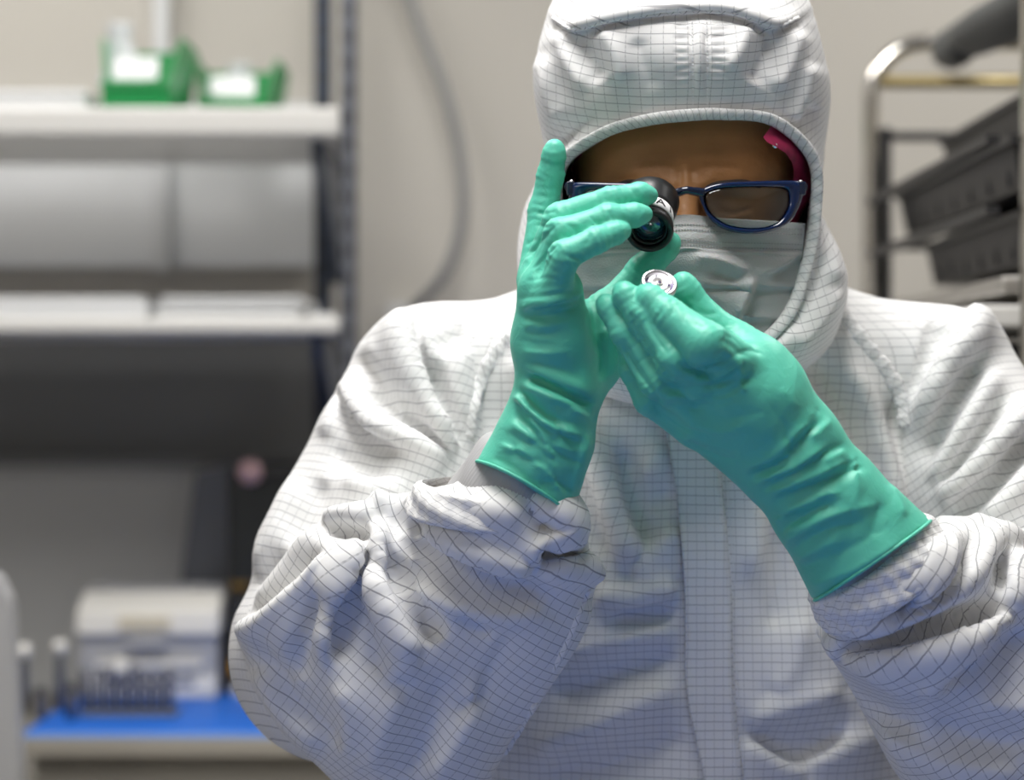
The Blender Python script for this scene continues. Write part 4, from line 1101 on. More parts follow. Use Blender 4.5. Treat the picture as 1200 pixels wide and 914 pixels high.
hfree = np.clip((rowi-3.1)*3, 0, 1)*np.clip(8.2-rowi, 0, 1)
Vh = crumple(Vh0, Vh, Fh, lambda c, d: 1.06+.03*np.abs(d[:, 2]), hfree, iters=45, tether=.06, bend=.06)
Vh = fold(Vh, Fh, HF, mask=hm, gain=1.3)
th = np.arctan2(Vh0[:, 0]-P(800, 0, 1.6)[0], -(Vh0[:, 1]-1.66))
uu = th*.135; vv = (Vh0[:, 2]-.45*(Vh0[:, 1]-1.5))*1.02
c = np.stack([uu, vv], -1)[Fh]; c[:, :, 0] = c[:, :1, 0]+((c[:, :, 0]-c[:, :1, 0]+.424) % .848-.424)
hood = link('hood', np_mesh('hood', Vh, Fh, c), M['cloth'], coverall)
# bias binding round the face opening
tr0 = catmull_closed(ring(rimr+1, rimY-.001), 300); tr1 = catmull_closed(ring(rimr+14, rimY-.003), 300)
prof = [(0, .0035), (-.06, 0), (-.04, -.0028), (.15, -.0042), (.5, -.0046), (.85, -.0042), (1.03, -.0026), (1.05, .001), (.5, .003)]
Vt = []; 
for k in range(300):
    a, b = tr0[k], tr1[k]
    wob = .0004*math.sin(k*.9)+.0003*math.sin(k*2.3)
    for s, o in prof: Vt.append(a+(b-a)*s+np.array([0, o+wob, 0]))
n = len(prof)
Ft = np.array([(k*n+j, k*n+(j+1) % n, ((k+1) % 300)*n+(j+1) % n, ((k+1) % 300)*n+j) for k in range(300) for j in range(n)])
uvt = np.array([[(k*.0030, j*.002), (k*.0030, (j+1)*.002), ((k+1)*.0030, (j+1)*.002), ((k+1)*.0030, j*.002)] for k in range(300) for j in range(n)])
link('hood_binding', np_mesh('hood_binding', np.array(Vt), Ft, uvt), M['cloth_trim'], coverall)

# seams: puckered raised strips and stitches laid on the cloth
HS = Surf(Vh, Fh)
def seam(name, pts, S, w=.0035, off=.0012, parent=None, m='cloth_trim', pucker=.0007, n=None):
    n = n or len(pts)*14; q = catmull(pts, n); C = np.array([S(a, b, off) for a, b in q])
    for _ in range(3): C[1:-1] = C[1:-1]*.5+(C[2:]+C[:-2])*.25
    r = np.array([w*(1+.10*math.sin(i*1.7)+.12*math.sin(i*.61)) for i in range(n)])
    Vs, Fs = tube(C, r, 10, flat=.42)
    cum = np.concatenate([[0], np.cumsum(np.linalg.norm(np.diff(C, axis=0), axis=1))]); cum = np.append(np.repeat(cum, 10), [0, cum[-1]])
    ang = np.append(np.tile(np.arange(10)/10*2*math.pi*w, n), [0, 0])
    u = np.stack([cum, ang], -1)[Fs]
    return link(name, np_mesh(name, Vs, Fs, u), M[m], parent)
def stitches(name, pts, S, parent, step=4.2, off=.0016):
    q = catmull(pts, 200); d = np.concatenate([[0], np.cumsum(np.linalg.norm(np.diff(q, axis=0), axis=1))])
    bm = bmesh.new(); s = 0
    while s+step*.62 < d[-1]:
        A = [np.interp(s, d, q[:, k]) for k in (0, 1)]; B = [np.interp(s+step*.62, d, q[:, k]) for k in (0, 1)]
        a, b = Vector(S(*A, off)), Vector(S(*B, off)); v = b-a
        if v.length < .006:
            Mx = Matrix.Translation((a+b)/2) @ v.to_track_quat('Z', 'Y').to_matrix().to_4x4()
            bmesh.ops.create_cube(bm, size=1, matrix=Mx @ Matrix.Diagonal((.0005, .0005, v.length, 1)))
        s += step
    o = bm_obj(name, bm, M['thread'], parent, True); o['kind'] = 'stuff'; return o
stitches('stitching', [(811, 20), (812, 70), (812, 124)], HS, coverall)
stitches('stitching', [(828, 20), (829, 70), (829, 124)], HS, coverall)
seam('crown_seam', [(648, 20), (672, 34), (700, 27), (740, 20), (800, 14), (850, 14), (880, 22), (906, 32), (936, 20)], HS, .0016, .0006, coverall)

# raglan seams, placket, its stitching, sleeve seam
seam('raglan_seam', [(612, 388), (590, 402), (570, 430), (556, 470), (549, 512)], TS, .0050, .0004, coverall)
stitches('stitching', [(616, 392), (592, 408), (575, 436), (562, 474), (554, 512)], TS, coverall)
seam('raglan_seam', [(990, 372), (1012, 402), (1036, 430), (1056, 464), (1062, 500)], TS, .0060, .0004, coverall)
stitches('stitching', [(996, 368), (1020, 398), (1044, 428), (1063, 462), (1070, 498)], TS, coverall)
seam('sleeve_seam', [(690, 690), (668, 745), (640, 800), (612, 850), (590, 885)], TS, .0022, .0006, coverall)
def strip(name, left, right, S, off, m, parent, rows=150, cols=14):
    L_ = catmull(left, rows); R_ = catmull(right, rows); Vp = np.zeros((rows, cols, 3))
    for i in range(rows):
        for j in range(cols):
            t = j/(cols-1); o = off*(1 if j < cols-1 else .1)
            q = L_[i]*(1-t)+R_[i]*t; Vp[i, j] = S(q[0], q[1], o)
    for _ in range(4):
        Vp[1:-1] = Vp[1:-1]*.5+(Vp[2:]+Vp[:-2])*.25
        Vp[:, 2:-2] = Vp[:, 2:-2]*.5+(Vp[:, 3:-1]+Vp[:, 1:-3])*.25
    bk = Vp.copy(); bk[:, :, 1] += .0015; bk[:, 1:-1, 1] += off
    Vp[:, 0, 1] += -.0022
    fr = np.array([(i*cols+j, (i+1)*cols+j, (i+1)*cols+j+1, i*cols+j+1) for i in range(rows-1) for j in range(cols-1)])
    nb = rows*cols; sd = np.array([(i*cols, nb+i*cols, nb+(i+1)*cols, (i+1)*cols) for i in range(rows-1)]+[((i+1)*cols-1, (i+2)*cols-1, nb+(i+2)*cols-1, nb+(i+1)*cols-1) for i in range(rows-1)])
    A = np.concatenate([Vp.reshape(-1, 3), bk.reshape(-1, 3)]); Fq = np.concatenate([fr, sd])
    u = A[:, [0, 2]][Fq]
    return link(name, np_mesh(name, A, Fq, u), M[m], parent)
strip('placket', [(779, 498), (790, 560), (797, 620), (803, 700), (803, 770), (806, 820), (816, 870), (826, 925), (828, 1060), (828, 1200)],
      [(842, 498), (846, 560), (852, 620), (858, 700), (859, 770), (862, 820), (866, 870), (872, 925), (872, 1060), (872, 1200)], TS, .005, 'cloth', coverall)
PS = TS
def off_s(a, b, o): return TS(a, b, o+.0042)
stitches('stitching', [(846, 500), (851, 560), (856, 620), (862, 700), (863, 770), (866, 830), (872, 914)], lambda a, b, o: TS(a, b, o+.001), coverall)
stitches('stitching', [(840, 500), (844, 560), (849, 620), (855, 700), (856, 770), (858, 830), (864, 914)], off_s, coverall)

# ---- knit cuffs and gathered sleeve ends
def ribbed(name, c, ax, r0, r1, L, m, parent, ribs, amp, ell_f=1.0, rows=26, n=240, bulge=0.0):
    c = np.array(c, float); ax = np.array(ax, float)/np.linalg.norm(ax)
    u = np.array((0, -1., 0)); u -= (u@ax)*ax; u /= np.linalg.norm(u); w = np.cross(ax, u); Vv = []; 
    for i in range(rows):
        t = i/(rows-1); r = r0+(r1-r0)*t+bulge*math.sin(math.pi*t); e = .004*(max(0, 1-t*8)**2+max(0, 1-(1-t)*8)**2)
        for k in range(n):
            a = k/n*2*math.pi; rr = r-e+amp*math.cos(a*ribs)*(1 if i not in (0, rows-1) else .3)+.0011*math.sin(5*a+9*t)
            Vv.append(c+ax*L*t+rr*(math.cos(a)*u*ell_f+math.sin(a)*w))
    Fq = np.array([(i*n+k, i*n+(k+1) % n, (i+1)*n+(k+1) % n, (i+1)*n+k) for i in range(rows-1) for k in range(n)])
    uvs = np.array([[(k/n*2*math.pi*r0, i*.002), ((k+1)/n*2*math.pi*r0, i*.002), ((k+1)/n*2*math.pi*r0, (i+1)*.002), (k/n*2*math.pi*r0, (i+1)*.002)] for i in range(rows-1) for k in range(n)])
    return link(name, np_mesh(name, np.array(Vv), Fq, uvs), M[m], parent)
axa = np.array([-.42, .12, -.90])
ribbed('knit_cuff', P(622, 525, 1.456), axa, .031, .040, .080, 'knit', coverall, 90, .0004, bulge=.004)
ribbed('sleeve_hem', P(566, 571, 1.463), np.array([-.10, .10, -.98]), .0450, .051, .024, 'cloth_diag', coverall, 26, .0006, bulge=.002)
axb = WB[2][0]-WB[1][0]
ribbed('knit_cuff', P(985, 610, 1.436), axb, .037, .0455, .054, 'knit', coverall, 90, .0004)
ribbed('sleeve_hem', P(1012, 648, 1.442), axb, .0475, .052, .030, 'cloth_diag', coverall, 30, .0007, bulge=.002)
# overshoes
for s in (-1, 1):
    def shoe(p, s=s):
        d = cone(p, (CX+s*.12, 1.72, .062), (CX+s*.14, 1.55, .048), .056, .046)
        d = smin(d, cone(p, (CX+s*.12, 1.70, .08), (CX+s*.12, 1.70, .20), .06, .072), .03)
        return np.maximum(d, .001-p[:, 2])
    Vs, Fs = surface_nets(shoe, np.arange(CX+s*.13-.10, CX+s*.13+.10, .006), np.arange(1.48, 1.81, .006), np.arange(-.012, .29, .006))
    link('overshoe', np_mesh('overshoe', Vs, Fs), M['paper'], person)

# ---- gloves
def glove_mat():
    m = mat('green_nitrile', (.115, .58, .43), .44, spec=.4)
    nt = m.node_tree; b = nt.nodes['Principled BSDF']
    b.inputs['Subsurface Weight'].default_value = .15; b.inputs['Subsurface Radius'].default_value = (.002, .006, .004); b.inputs['Subsurface Scale'].default_value = .6
    tc = nt.nodes['Texture Coordinate']
    n = nt.nodes.new('ShaderNodeTexNoise'); n.inputs['Scale'].default_value = 95; n.inputs['Detail'].default_value = 3; n.inputs['Distortion'].default_value = 1.6
    nt.links.new(tc.outputs['Object'], n.inputs['Vector'])
    bp = nt.nodes.new('ShaderNodeBump'); bp.inputs['Strength'].default_value = .22; bp.inputs['Distance'].default_value = .0022
    nt.links.new(n.outputs[0], bp.inputs['Height']); nt.links.new(bp.outputs[0], b.inputs['Normal'])
    return m
M['glove'] = glove_mat()
GA = [  # creases of the left-hand-side glove
    ([(604, 350), (640, 346), (684, 338)], 3, 4, -1.3), ([(605, 343), (640, 340), (680, 334)], 4, 4, .9),
    ([(608, 366), (640, 364), (672, 356), (688, 346)], 3, 3, 1.6), ([(608, 370), (645, 369), (680, 358)], 3, 3, -1.6),
    ([(612, 388), (630, 391), (650, 392)], 3, 3, -.8), ([(612, 408), (650, 410)], 4, 3, -.8), ([(614, 395), (640, 400), (680, 402)], 4, 4, .6),
    ([(613, 440), (640, 450), (670, 464), (700, 474)], 4, 4, -2.8), ([(612, 452), (645, 464), (690, 484)], 6, 5, 1.6),
    ([(614, 428), (650, 440), (694, 458)], 5, 4, 1.2), ([(608, 466), (640, 486), (684, 500)], 4, 5, -1.4),
    ([(605, 460), (625, 488), (660, 505), (684, 512)], 4, 6, 2.0), ([(600, 474), (622, 500), (655, 520), (682, 528)], 5, 6, -1.4),
    ([(590, 500), (630, 512), (676, 560)], 8, 8, 1.0), ([(620, 570), (650, 575), (676, 570)], 7, 7, -1.0), ([(588, 530), (630, 540), (660, 570)], 8, 8, -.9),
    ([(668, 585), (674, 560), (686, 520)], 4, 5, 1.6),
    ([(686, 330), (690, 350), (684, 362)], 4, 4, -1.4), ([(693, 345), (698, 380), (706, 420), (702, 450)], 5, 4, -2.0),
    # finger webs and knuckles
    ([(620, 300), (640, 275), (654, 262)], 2.5, 2.5, -1.5), ([(622, 318), (640, 300), (655, 284)], 2.5, 2.5, -1.5),
    ([(616, 288), (622, 283), (630, 280)], 2.2, 2.2, -.9), ([(617, 296), (628, 292)], 2, 2, -.8), ([(614, 306), (624, 300)], 2, 2, .8),
    ([(627, 262), (640, 266), (650, 262)], 2.2, 2.2, -1.1), ([(625, 248), (638, 250), (654, 247)], 2, 2, -.8), ([(625, 254), (640, 257), (652, 254)], 2, 2, .8), ([(630, 228), (642, 231)], 2, 2, -.6), ([(634, 205), (645, 208)], 2, 2, -.5),
    ([(664, 262), (672, 268), (676, 276)], 2.4, 2.4, -1.0), ([(670, 258), (678, 264), (684, 272)], 2, 2, .8), ([(690, 252), (697, 260), (702, 266)], 2.2, 2.2, -.9), ([(700, 250), (706, 258)], 2, 2, .7), ([(712, 246), (718, 256), (722, 262)], 2.2, 2.2, -.9), ([(728, 244), (733, 254)], 2, 2, .7),
    ([(684, 288), (690, 282), (690, 274)], 2.4, 2.4, -1.0), ([(668, 300), (678, 304), (686, 310)], 2.4, 2.4, -1.0), ([(672, 294), (684, 298)], 2, 2, .8), ([(696, 276), (702, 284), (704, 291)], 2, 2, .7),
    ([(735, 218), (743, 226), (745, 234)], 2.2, 2.2, -1.0), ([(742, 214), (750, 224), (756, 232)], 2, 2, .9), ([(700, 226), (720, 222), (738, 216)], 2.2, 2.2, .6), ([(735, 266), (724, 272), (716, 276)], 2, 2, .6),
    ([(744, 262), (752, 252), (758, 246)], 1.8, 1.8, .9), ([(655, 296), (680, 306), (687, 318)], 3, 3, -1.0),
    ([(618, 325), (632, 305), (650, 296)], 3, 3, 1.0), ([(612, 330), (640, 326), (660, 330)], 3, 3, -.7)]
GAR = [([(612, 350), (640, 352), (670, 346)], 1.2), ([(608, 372), (640, 373), (668, 366)], -1.2), ([(612, 387), (640, 390), (660, 388)], -1), ([(616, 432), (650, 446), (690, 462)], 1.4), ([(615, 436), (645, 450)], -1.5), ([(606, 470), (630, 494), (650, 508)], -1.5), ([(650, 470), (680, 480), (694, 484)], -1.4), ([(600, 495), (625, 515)], 1.4), ([(650, 520), (675, 530)], 1.4), ([(590, 515), (615, 535), (640, 545)], -1), ([(625, 545), (655, 558)], 1),
       ([(610, 366), (645, 361), (680, 352), (690, 338)], -2.5), ([(608, 361), (645, 356), (686, 342)], 2), ([(613, 440), (645, 454), (680, 468), (696, 476)], -4), ([(612, 449), (645, 465), (690, 487)], 3.5),
       ([(604, 463), (615, 474), (645, 498), (683, 514)], 3.5), ([(606, 455), (627, 478), (655, 503), (680, 520)], -2.5), ([(598, 480), (622, 505), (650, 528), (676, 540)], -2), ([(673, 578), (681, 540), (687, 508)], 3), ([(670, 572), (645, 564), (630, 570)], -2),
       ([(612, 395), (622, 402), (650, 404)], -1.5), ([(612, 410), (640, 414), (670, 410)], 1.2), ([(614, 424), (650, 430), (684, 444)], -1.5), ([(612, 380), (640, 382), (676, 374)], 1.2), ([(692, 366), (704, 391), (711, 419), (704, 447)], -3), ([(708, 384), (716, 405)], 1.5),
       ([(585, 520), (610, 530), (640, 552), (662, 580)], 2), ([(590, 505), (625, 522), (655, 545)], -1.5), ([(575, 535), (600, 548), (640, 580)], -1.5), ([(620, 488), (640, 520), (650, 560)], 1.5), ([(604, 345), (640, 338), (676, 334)], -1), ([(655, 285), (640, 305), (622, 325)], -2), ([(652, 262), (632, 285), (618, 305)], -1.5)]
GB = [
    ([(792, 424), (812, 434), (845, 425), (858, 418)], 2.6, 2.8, -2.6), ([(800, 412), (815, 424), (842, 416)], 5, 3, .9),
    ([(757, 410), (775, 432), (788, 444), (806, 448)], 2.4, 2.4, -1.6), ([(728, 400), (745, 432), (768, 462), (780, 475)], 2.4, 2.4, -1.8),
    ([(755, 366), (765, 390), (785, 418)], 2.2, 2.2, -1.4), ([(736, 362), (748, 392), (770, 425)], 2.2, 2.2, -1.4),
    ([(785, 350), (790, 362), (786, 370)], 2, 2, -.8), ([(792, 358), (797, 368), (792, 378)], 2, 2, .7), ([(768, 358), (774, 366), (768, 374)], 2, 2, -.7), ([(803, 366), (802, 380)], 2, 2, -.6),
    ([(733, 382), (745, 376)], 1.8, 1.8, -.8), ([(740, 392), (752, 385)], 1.8, 1.8, .7), ([(746, 402), (758, 395)], 1.8, 1.8, -.8), ([(754, 414), (768, 405)], 1.8, 1.8, -.8), ([(762, 424), (776, 416)], 1.8, 1.8, .7),
    ([(716, 388), (726, 381)], 1.8, 1.8, -.8), ([(722, 400), (736, 392)], 1.8, 1.8, .7), ([(732, 414), (746, 404)], 1.8, 1.8, -.8), ([(740, 430), (756, 420)], 1.8, 1.8, -.9), ([(750, 444), (764, 434)], 1.8, 1.8, .8),
    ([(818, 362), (828, 368), (840, 366)], 2, 2, -1.1), ([(814, 369), (826, 376), (840, 374)], 2, 2, .8), ([(812, 378), (826, 384)], 2, 2, -.9), ([(806, 350), (818, 352)], 2, 2, -.6), ([(846, 392), (862, 398), (872, 412)], 3, 3, -.9),
    ([(856, 418), (878, 410), (896, 416)], 3, 4, -1.2), ([(812, 442), (840, 436), (868, 424)], 2.4, 2.4, -1.2), ([(815, 450), (845, 446), (876, 430)], 2.4, 2.4, .9), ([(818, 458), (850, 456), (880, 438)], 2.4, 2.4, -.9), ([(822, 468), (856, 466), (884, 444)], 2.4, 2.4, .7), ([(800, 470), (840, 474), (870, 464)], 3, 3, -.7),
    ([(770, 478), (800, 500), (840, 512)], 3, 3, -1.0), ([(790, 498), (830, 520), (868, 528)], 3.5, 3, .9), ([(800, 512), (840, 534), (880, 540)], 3, 3, -.8)]
GBR = [([(882, 566), (905, 560), (935, 540)], 1.2), ([(890, 574), (925, 566)], -1.2), ([(878, 553), (905, 545), (925, 532)], -1.2), ([(905, 600), (930, 592), (960, 584)], 1.2), ([(908, 606), (945, 598), (972, 580)], -1.2), ([(940, 500), (962, 478)], -1.2), ([(950, 512), (975, 492)], 1.4), ([(965, 540), (990, 528)], 1.2), ([(975, 552), (1004, 540)], -1.2), ([(918, 622), (945, 612)], 1.2), ([(930, 640), (960, 628), (985, 622)], -1),
       ([(873, 559), (911, 545), (940, 516), (964, 492)], -3.5), ([(868, 550), (906, 535), (935, 506), (957, 482)], 2), ([(892, 569), (930, 554), (969, 530), (993, 521)], -2.2), ([(887, 563), (930, 548), (969, 523)], 2.4),
       ([(901, 588), (950, 569), (988, 554), (1012, 548)], -2.8), ([(897, 578), (950, 560), (993, 542)], 2.4), ([(911, 627), (950, 600), (979, 590)], -3), ([(906, 611), (940, 592), (988, 574)], 2.5), ([(921, 648), (969, 620), (1017, 612)], -2), ([(916, 637), (969, 606), (1027, 592)], 2.2),
       ([(998, 530), (1004, 572), (996, 600)], 2), ([(1044, 566), (1060, 607)], 2), ([(1032, 588), (1022, 630)], -2), ([(940, 690), (1000, 668), (1060, 632)], 1.5), ([(930, 668), (990, 645), (1050, 612)], -1.5), ([(935, 655), (985, 632)], 1.5), ([(960, 700), (1020, 676), (1075, 640)], -1),
       ([(868, 418), (866, 444), (872, 460)], 2.5), ([(815, 441), (844, 427), (856, 415)], -3.5), ([(820, 455), (853, 446), (875, 424)], -2), ([(818, 448), (848, 438), (868, 420)], 1.2), ([(825, 466), (858, 458), (884, 436)], -1.2), ([(820, 460), (855, 452), (880, 430)], 1),
       ([(771, 453), (800, 457), (839, 450)], -2), ([(776, 474), (824, 480)], -1.8), ([(776, 464), (824, 468)], 1.2), ([(767, 463), (776, 492), (805, 516)], -2.5), ([(800, 495), (840, 505), (875, 500)], 1.5), ([(790, 515), (830, 530), (862, 545)], -1.5), ([(830, 480), (860, 490), (900, 480)], -1),
       ([(900, 470), (920, 500), (925, 520)], -1), ([(915, 455), (935, 480)], 1), ([(757, 408), (772, 432), (790, 445)], -3), ([(726, 398), (745, 432), (768, 462)], -3), ([(738, 362), (750, 392), (770, 425)], -2), ([(845, 395), (860, 405), (880, 420)], -2)]
def make_glove(fn, hand, strokes, rel, lo, hi, vox, name, label, cut_p, cut_n):
    Vg, Fg = surface_nets(fn, np.arange(lo[0], hi[0], vox), np.arange(lo[1], hi[1], vox), np.arange(lo[2], hi[2], vox))
    Vg = smooth_v(Vg, Fg, 2)
    N = normals(Vg, Fg); Vg = Vg+N*((vnoise(Vg*45)*.0005))[:, None]
    s = relief(rel, reach=9.0, soft=2); fc = np.clip(-N[:, 1]*2+.2, 0, 1); q = proj(Vg)
    # only the cloth-side wrist and hand body carry the long creases, not the parts far behind
    Vg = Vg+N*(s(q)*fc*1.25)[:, None]
    Vg = fold(Vg, Fg, [(a, w1*.8, w2*.8, h*(.8 if h < 0 else .5)) for a, w1, w2, h in strokes], gain=1.15); Vg = smooth_v(Vg, Fg, 1, .35)
    o = link(name, np_mesh(name, Vg, Fg), M['glove'], person)
    # rolled bead along the cuff edge: follow the section with the cut plane
    n_ = cut_n/np.linalg.norm(cut_n); u = np.cross(n_, (0, 1., 0)); u /= np.linalg.norm(u); w = np.cross(n_, u)
    c = cut_p.copy(); pl = []
    for it in range(3):
        pl = []
        for a in np.arange(90)/90*2*math.pi:
            d_ = math.cos(a)*u+math.sin(a)*w; t = np.linspace(0, .09, 200); q = (c+t[:, None]*d_-n_*.002).astype(f32)
            s = hand(q); k = np.argmax(s > 0) if (s > 0).any() else len(t)-1
            pl.append(c+d_*t[k])
        c = np.mean(pl, 0)
    tube_obj('cuff_bead', pl, .0012, M['glove'], o, 10, closed=True, res=180)
    return o
armAs = lambda p: smin(handA(p), armA(p), .012)
armBs = lambda p: smin(handB(p), armB(p), .012)
gA = make_glove(gloveA, armAs, GA, GAR, (X(535, 1.43), 1.365, Z(625, 1.43)), (X(800, 1.43), 1.505, Z(150, 1.46)), .00125, 'glove', 'glove', cutA_p, cutA_n)
gB = make_glove(gloveB, armBs, GB, GBR, (X(690, 1.4), 1.335, Z(725, 1.42)), (X(1110, 1.43), 1.500, Z(310, 1.4)), .00130, 'glove', 'glove', cutB_p, cutB_n)

# ---- face mask
rows, cols = 120, 150
Vm = np.zeros((rows, cols, 3))
for i in range(rows):
    v = i/(rows-1); py = 256+v*190
    hw = 138-18*v
    for j in range(cols):
        u = j/(cols-1)*2-1
        px = 806+u*hw+3*v; top = 3*u*u*(1-v)*2
        nose = math.exp(-(u/.30)**2)*math.exp(-((v-.22)/.30)**2)
        y = 1.500+.034*abs(u)**2.4+.012*(1-math.exp(-((v-.35)/.5)**2))-.017*nose
        y -= .0016*math.exp(-((v-.20)/.012)**2)
        for pv in (.42, .62, .80): y += .0022*math.tanh((v-pv)/.008)*math.exp(-((v-pv)/.05)**2)
        Vm[i, j] = P(px, py+top-4*math.exp(-(u/.2)**2)*(1-v), y)
Vm = Vm.reshape(-1, 3)
Fm = np.array([(i*cols+j, (i+1)*cols+j, (i+1)*cols+j+1, i*cols+j+1) for i in range(rows-1) for j in range(cols-1)])
uvm = Vm[:, [0, 2]][Fm]
ms = relief([([(814, 299), (844, 306), (880, 320)], 4), ([(882, 320), (910, 314), (937, 297)], 3), ([(882, 325), (871, 349), (860, 376)], 6), ([(893, 330), (882, 355), (869, 382)], -3), ([(905, 325), (940, 303)], -3), ([(833, 316), (866, 330)], -2.5),
    ([(690, 279), (750, 277), (810, 276), (870, 277), (938, 280)], .9), ([(690, 296), (750, 293), (810, 292), (870, 293), (938, 297)], -1.2), ([(820, 340), (845, 352), (862, 372)], 2), ([(700, 310), (740, 318), (780, 306)], 2), ([(692, 263), (810, 258), (936, 263)], .8)], reach=16, soft=3)
Vm = Vm+normals(Vm, Fm)*(ms(proj(Vm))*1.2)[:, None]
bk = Vm.copy(); bk[:, 1] += .0012
me = np_mesh('face_mask', Vm, Fm, uvm)
mm = mat('mask_paper', (.50, .505, .51), .7)
nt = mm.node_tree; b = nt.nodes['Principled BSDF']
uvn = nt.nodes.new('ShaderNodeUVMap'); uvn.uv_map = 'UVMap'
vo = nt.nodes.new('ShaderNodeTexVoronoi'); vo.inputs['Scale'].default_value = 900; nt.links.new(uvn.outputs[0], vo.inputs['Vector'])
bp = nt.nodes.new('ShaderNodeBump'); bp.inputs['Strength'].default_value = .5; bp.inputs['Distance'].default_value = .0006; nt.links.new(vo.outputs['Distance'], bp.inputs['Height']); nt.links.new(bp.outputs[0], b.inputs['Normal'])
b.inputs['Subsurface Weight'].default_value = .1; b.inputs['Subsurface Scale'].default_value = .01
fm = link('face_mask', me, mm, person)
fm.modifiers.new('thickness', 'SOLIDIFY').thickness = .0010
# dotted weld lines along the top band
MS = Surf(Vm)
bm = bmesh.new()
for yy in (266, 272, 284, 290):
    for px in np.arange(694, 940, 3.4):
        c_ = MS(px, yy+3*((px-806)/138)**2-3*math.exp(-((px-806)/28)**2), .0007)
        bmesh.ops.create_cube(bm, size=1, matrix=Matrix.Translation(c_) @ Matrix.Diagonal((.0012, .0008, .0005, 1)))
o = bm_obj('weld_dots', bm, mat('weld_dot', (.30, .31, .32), .6), fm); o['kind'] = 'stuff'

# ---- magenta cap under the hood
V1 = []; na, nb_ = 90, 40
for i in range(nb_):
    for k in range(na):
        t = k/na*2*math.pi; td = (math.degrees(t)+180) % 360-180
        sm = min(max((td+6)/20, 0), 1); st = 50-20*sm*sm*(3-2*sm)+(24*min(max((td-16)/22, 0), 1) if td > 0 else 18*min(max((-td-45)/60, 0), 1)); a = math.radians(st+i*(165-st)/nb_)
        fold_ = 1+.02*math.sin(9*t+i*.5)+.012*math.sin(17*t-i*.3)
        d_ = np.array([math.sin(a)*math.cos(t), -math.cos(a), math.sin(a)*math.sin(t)])
        V1.append(HC+np.array([0, 0, -.012])+d_*np.array([.097-.014*min(max((math.degrees(a)-64)/18, 0), 1), .119, .112])*fold_)
F1 = np.array([(i*na+k, i*na+(k+1) % na, (i+1)*na+(k+1) % na, (i+1)*na+k) for i in range(nb_-1) for k in range(na)])
cap = link('cap', np_mesh('cap', np.array(V1), F1), M['cap'], person)
lathe_obj('cap_snap', [(0, .0001), (0, .0022), (.0015, .0018), (.002, .0001)], P(908, 171, 1.507), (0, -1, .1), M['silver'], cap, 16, False)

# ------------------------------------------------------------------ eyeglasses
YG = 1.491
t = empty('eyeglasses', tuple(P(804, 230, YG))); tag(t, 'blue-rimmed rectangular eyeglasses worn on the person\'s face', 'eyeglasses')
M['specs'] = mat('blue_acetate', (.001, .014, .07), .12, coat=.8)
M['specs_dark'] = mat('navy_acetate', (.004, .012, .04), .15, coat=.6)
outer = [(819, 228), (826, 220), (850, 214), (905, 212), (938, 213), (942, 222), (936, 242), (925, 260), (905, 270), (880, 274), (852, 270), (834, 259), (824, 244)]
inner = [(825, 232), (830, 225), (850, 220), (900, 219), (920, 221), (925, 229), (924, 243), (914, 259), (900, 266), (880, 268), (856, 265), (840, 257), (829, 246)]
mir = lambda q: [(1608-a, b+2) for a, b in q]
def wrapY(px): return YG+.016*((px-804)/140)**2
def frame_ring(name, O, I, parent, m):
    n = 120; o_ = catmull_closed(O, n); i_ = catmull_closed(I, n); Vv = []
    for k in range(n):
        a, b = o_[k], i_[k]
        for s, dy in ((0, .0030), (-.04, 0), (.12, -.0017), (.5, -.0024), (.88, -.0017), (1.02, 0), (1, .0030)):
            q = a*(1-s)+b*s; Vv.append(P(q[0], q[1], wrapY(q[0])+dy))
    Fq = np.array([(k*7+j, k*7+(j+1) % 7, ((k+1) % n)*7+(j+1) % 7, ((k+1) % n)*7+j) for k in range(n) for j in range(7)])
    return link(name, np_mesh(name, np.array(Vv), Fq), m, parent)
fr = frame_ring('rim', outer, inner, t, M['specs']); frame_ring('rim', mir(outer), mir(inner), t, M['specs'])
def lens(I):
    n = 64; q = catmull_closed(I, n); c = q.mean(0); Vv = []; Rn = 10
    for side in (-1, 1):
        for r in range(Rn):
            s = (r+.001)/(Rn-1)
            for k in range(n):
                a = c+(q[k]-c)*s; Vv.append(P(a[0], a[1], wrapY(a[0])+side*.0009-.0022*(1-s*s)))
    Fq = []
    for side in (0, 1):
        b0 = side*Rn*n
        for r in range(Rn-1):
            for k in range(n): 
                f = (b0+r*n+k, b0+r*n+(k+1) % n, b0+(r+1)*n+(k+1) % n, b0+(r+1)*n+k); Fq.append(f if side == 0 else f[::-1])
    for k in range(n): Fq.append(((Rn-1)*n+k, (Rn-1)*n+(k+1) % n, (2*Rn-1)*n+(k+1) % n, (2*Rn-1)*n+k))
    return np_mesh('lens', np.array(Vv), np.array(Fq))
gm = bpy.data.materials.new('lens_glass'); gm.use_nodes = True; nt = gm.node_tree; nt.nodes.clear()
ou = nt.nodes.new('ShaderNodeOutputMaterial'); mx = nt.nodes.new('ShaderNodeMixShader'); tr = nt.nodes.new('ShaderNodeBsdfTransparent'); gl = nt.nodes.new('ShaderNodeBsdfGlossy')
tr.inputs[0].default_value = (.93, .96, .95, 1); gl.inputs['Roughness'].default_value = .03
fz = nt.nodes.new('ShaderNodeFresnel'); fz.inputs[0].default_value = 1.8
nt.links.new(fz.outputs[0], mx.inputs[0]); nt.links.new(tr.outputs[0], mx.inputs[1]); nt.links.new(gl.outputs[0], mx.inputs[2]); nt.links.new(mx.outputs[0], ou.inputs[0])
link('lens', lens(inner), gm, t); link('lens', lens(mir(inner)), gm, t)
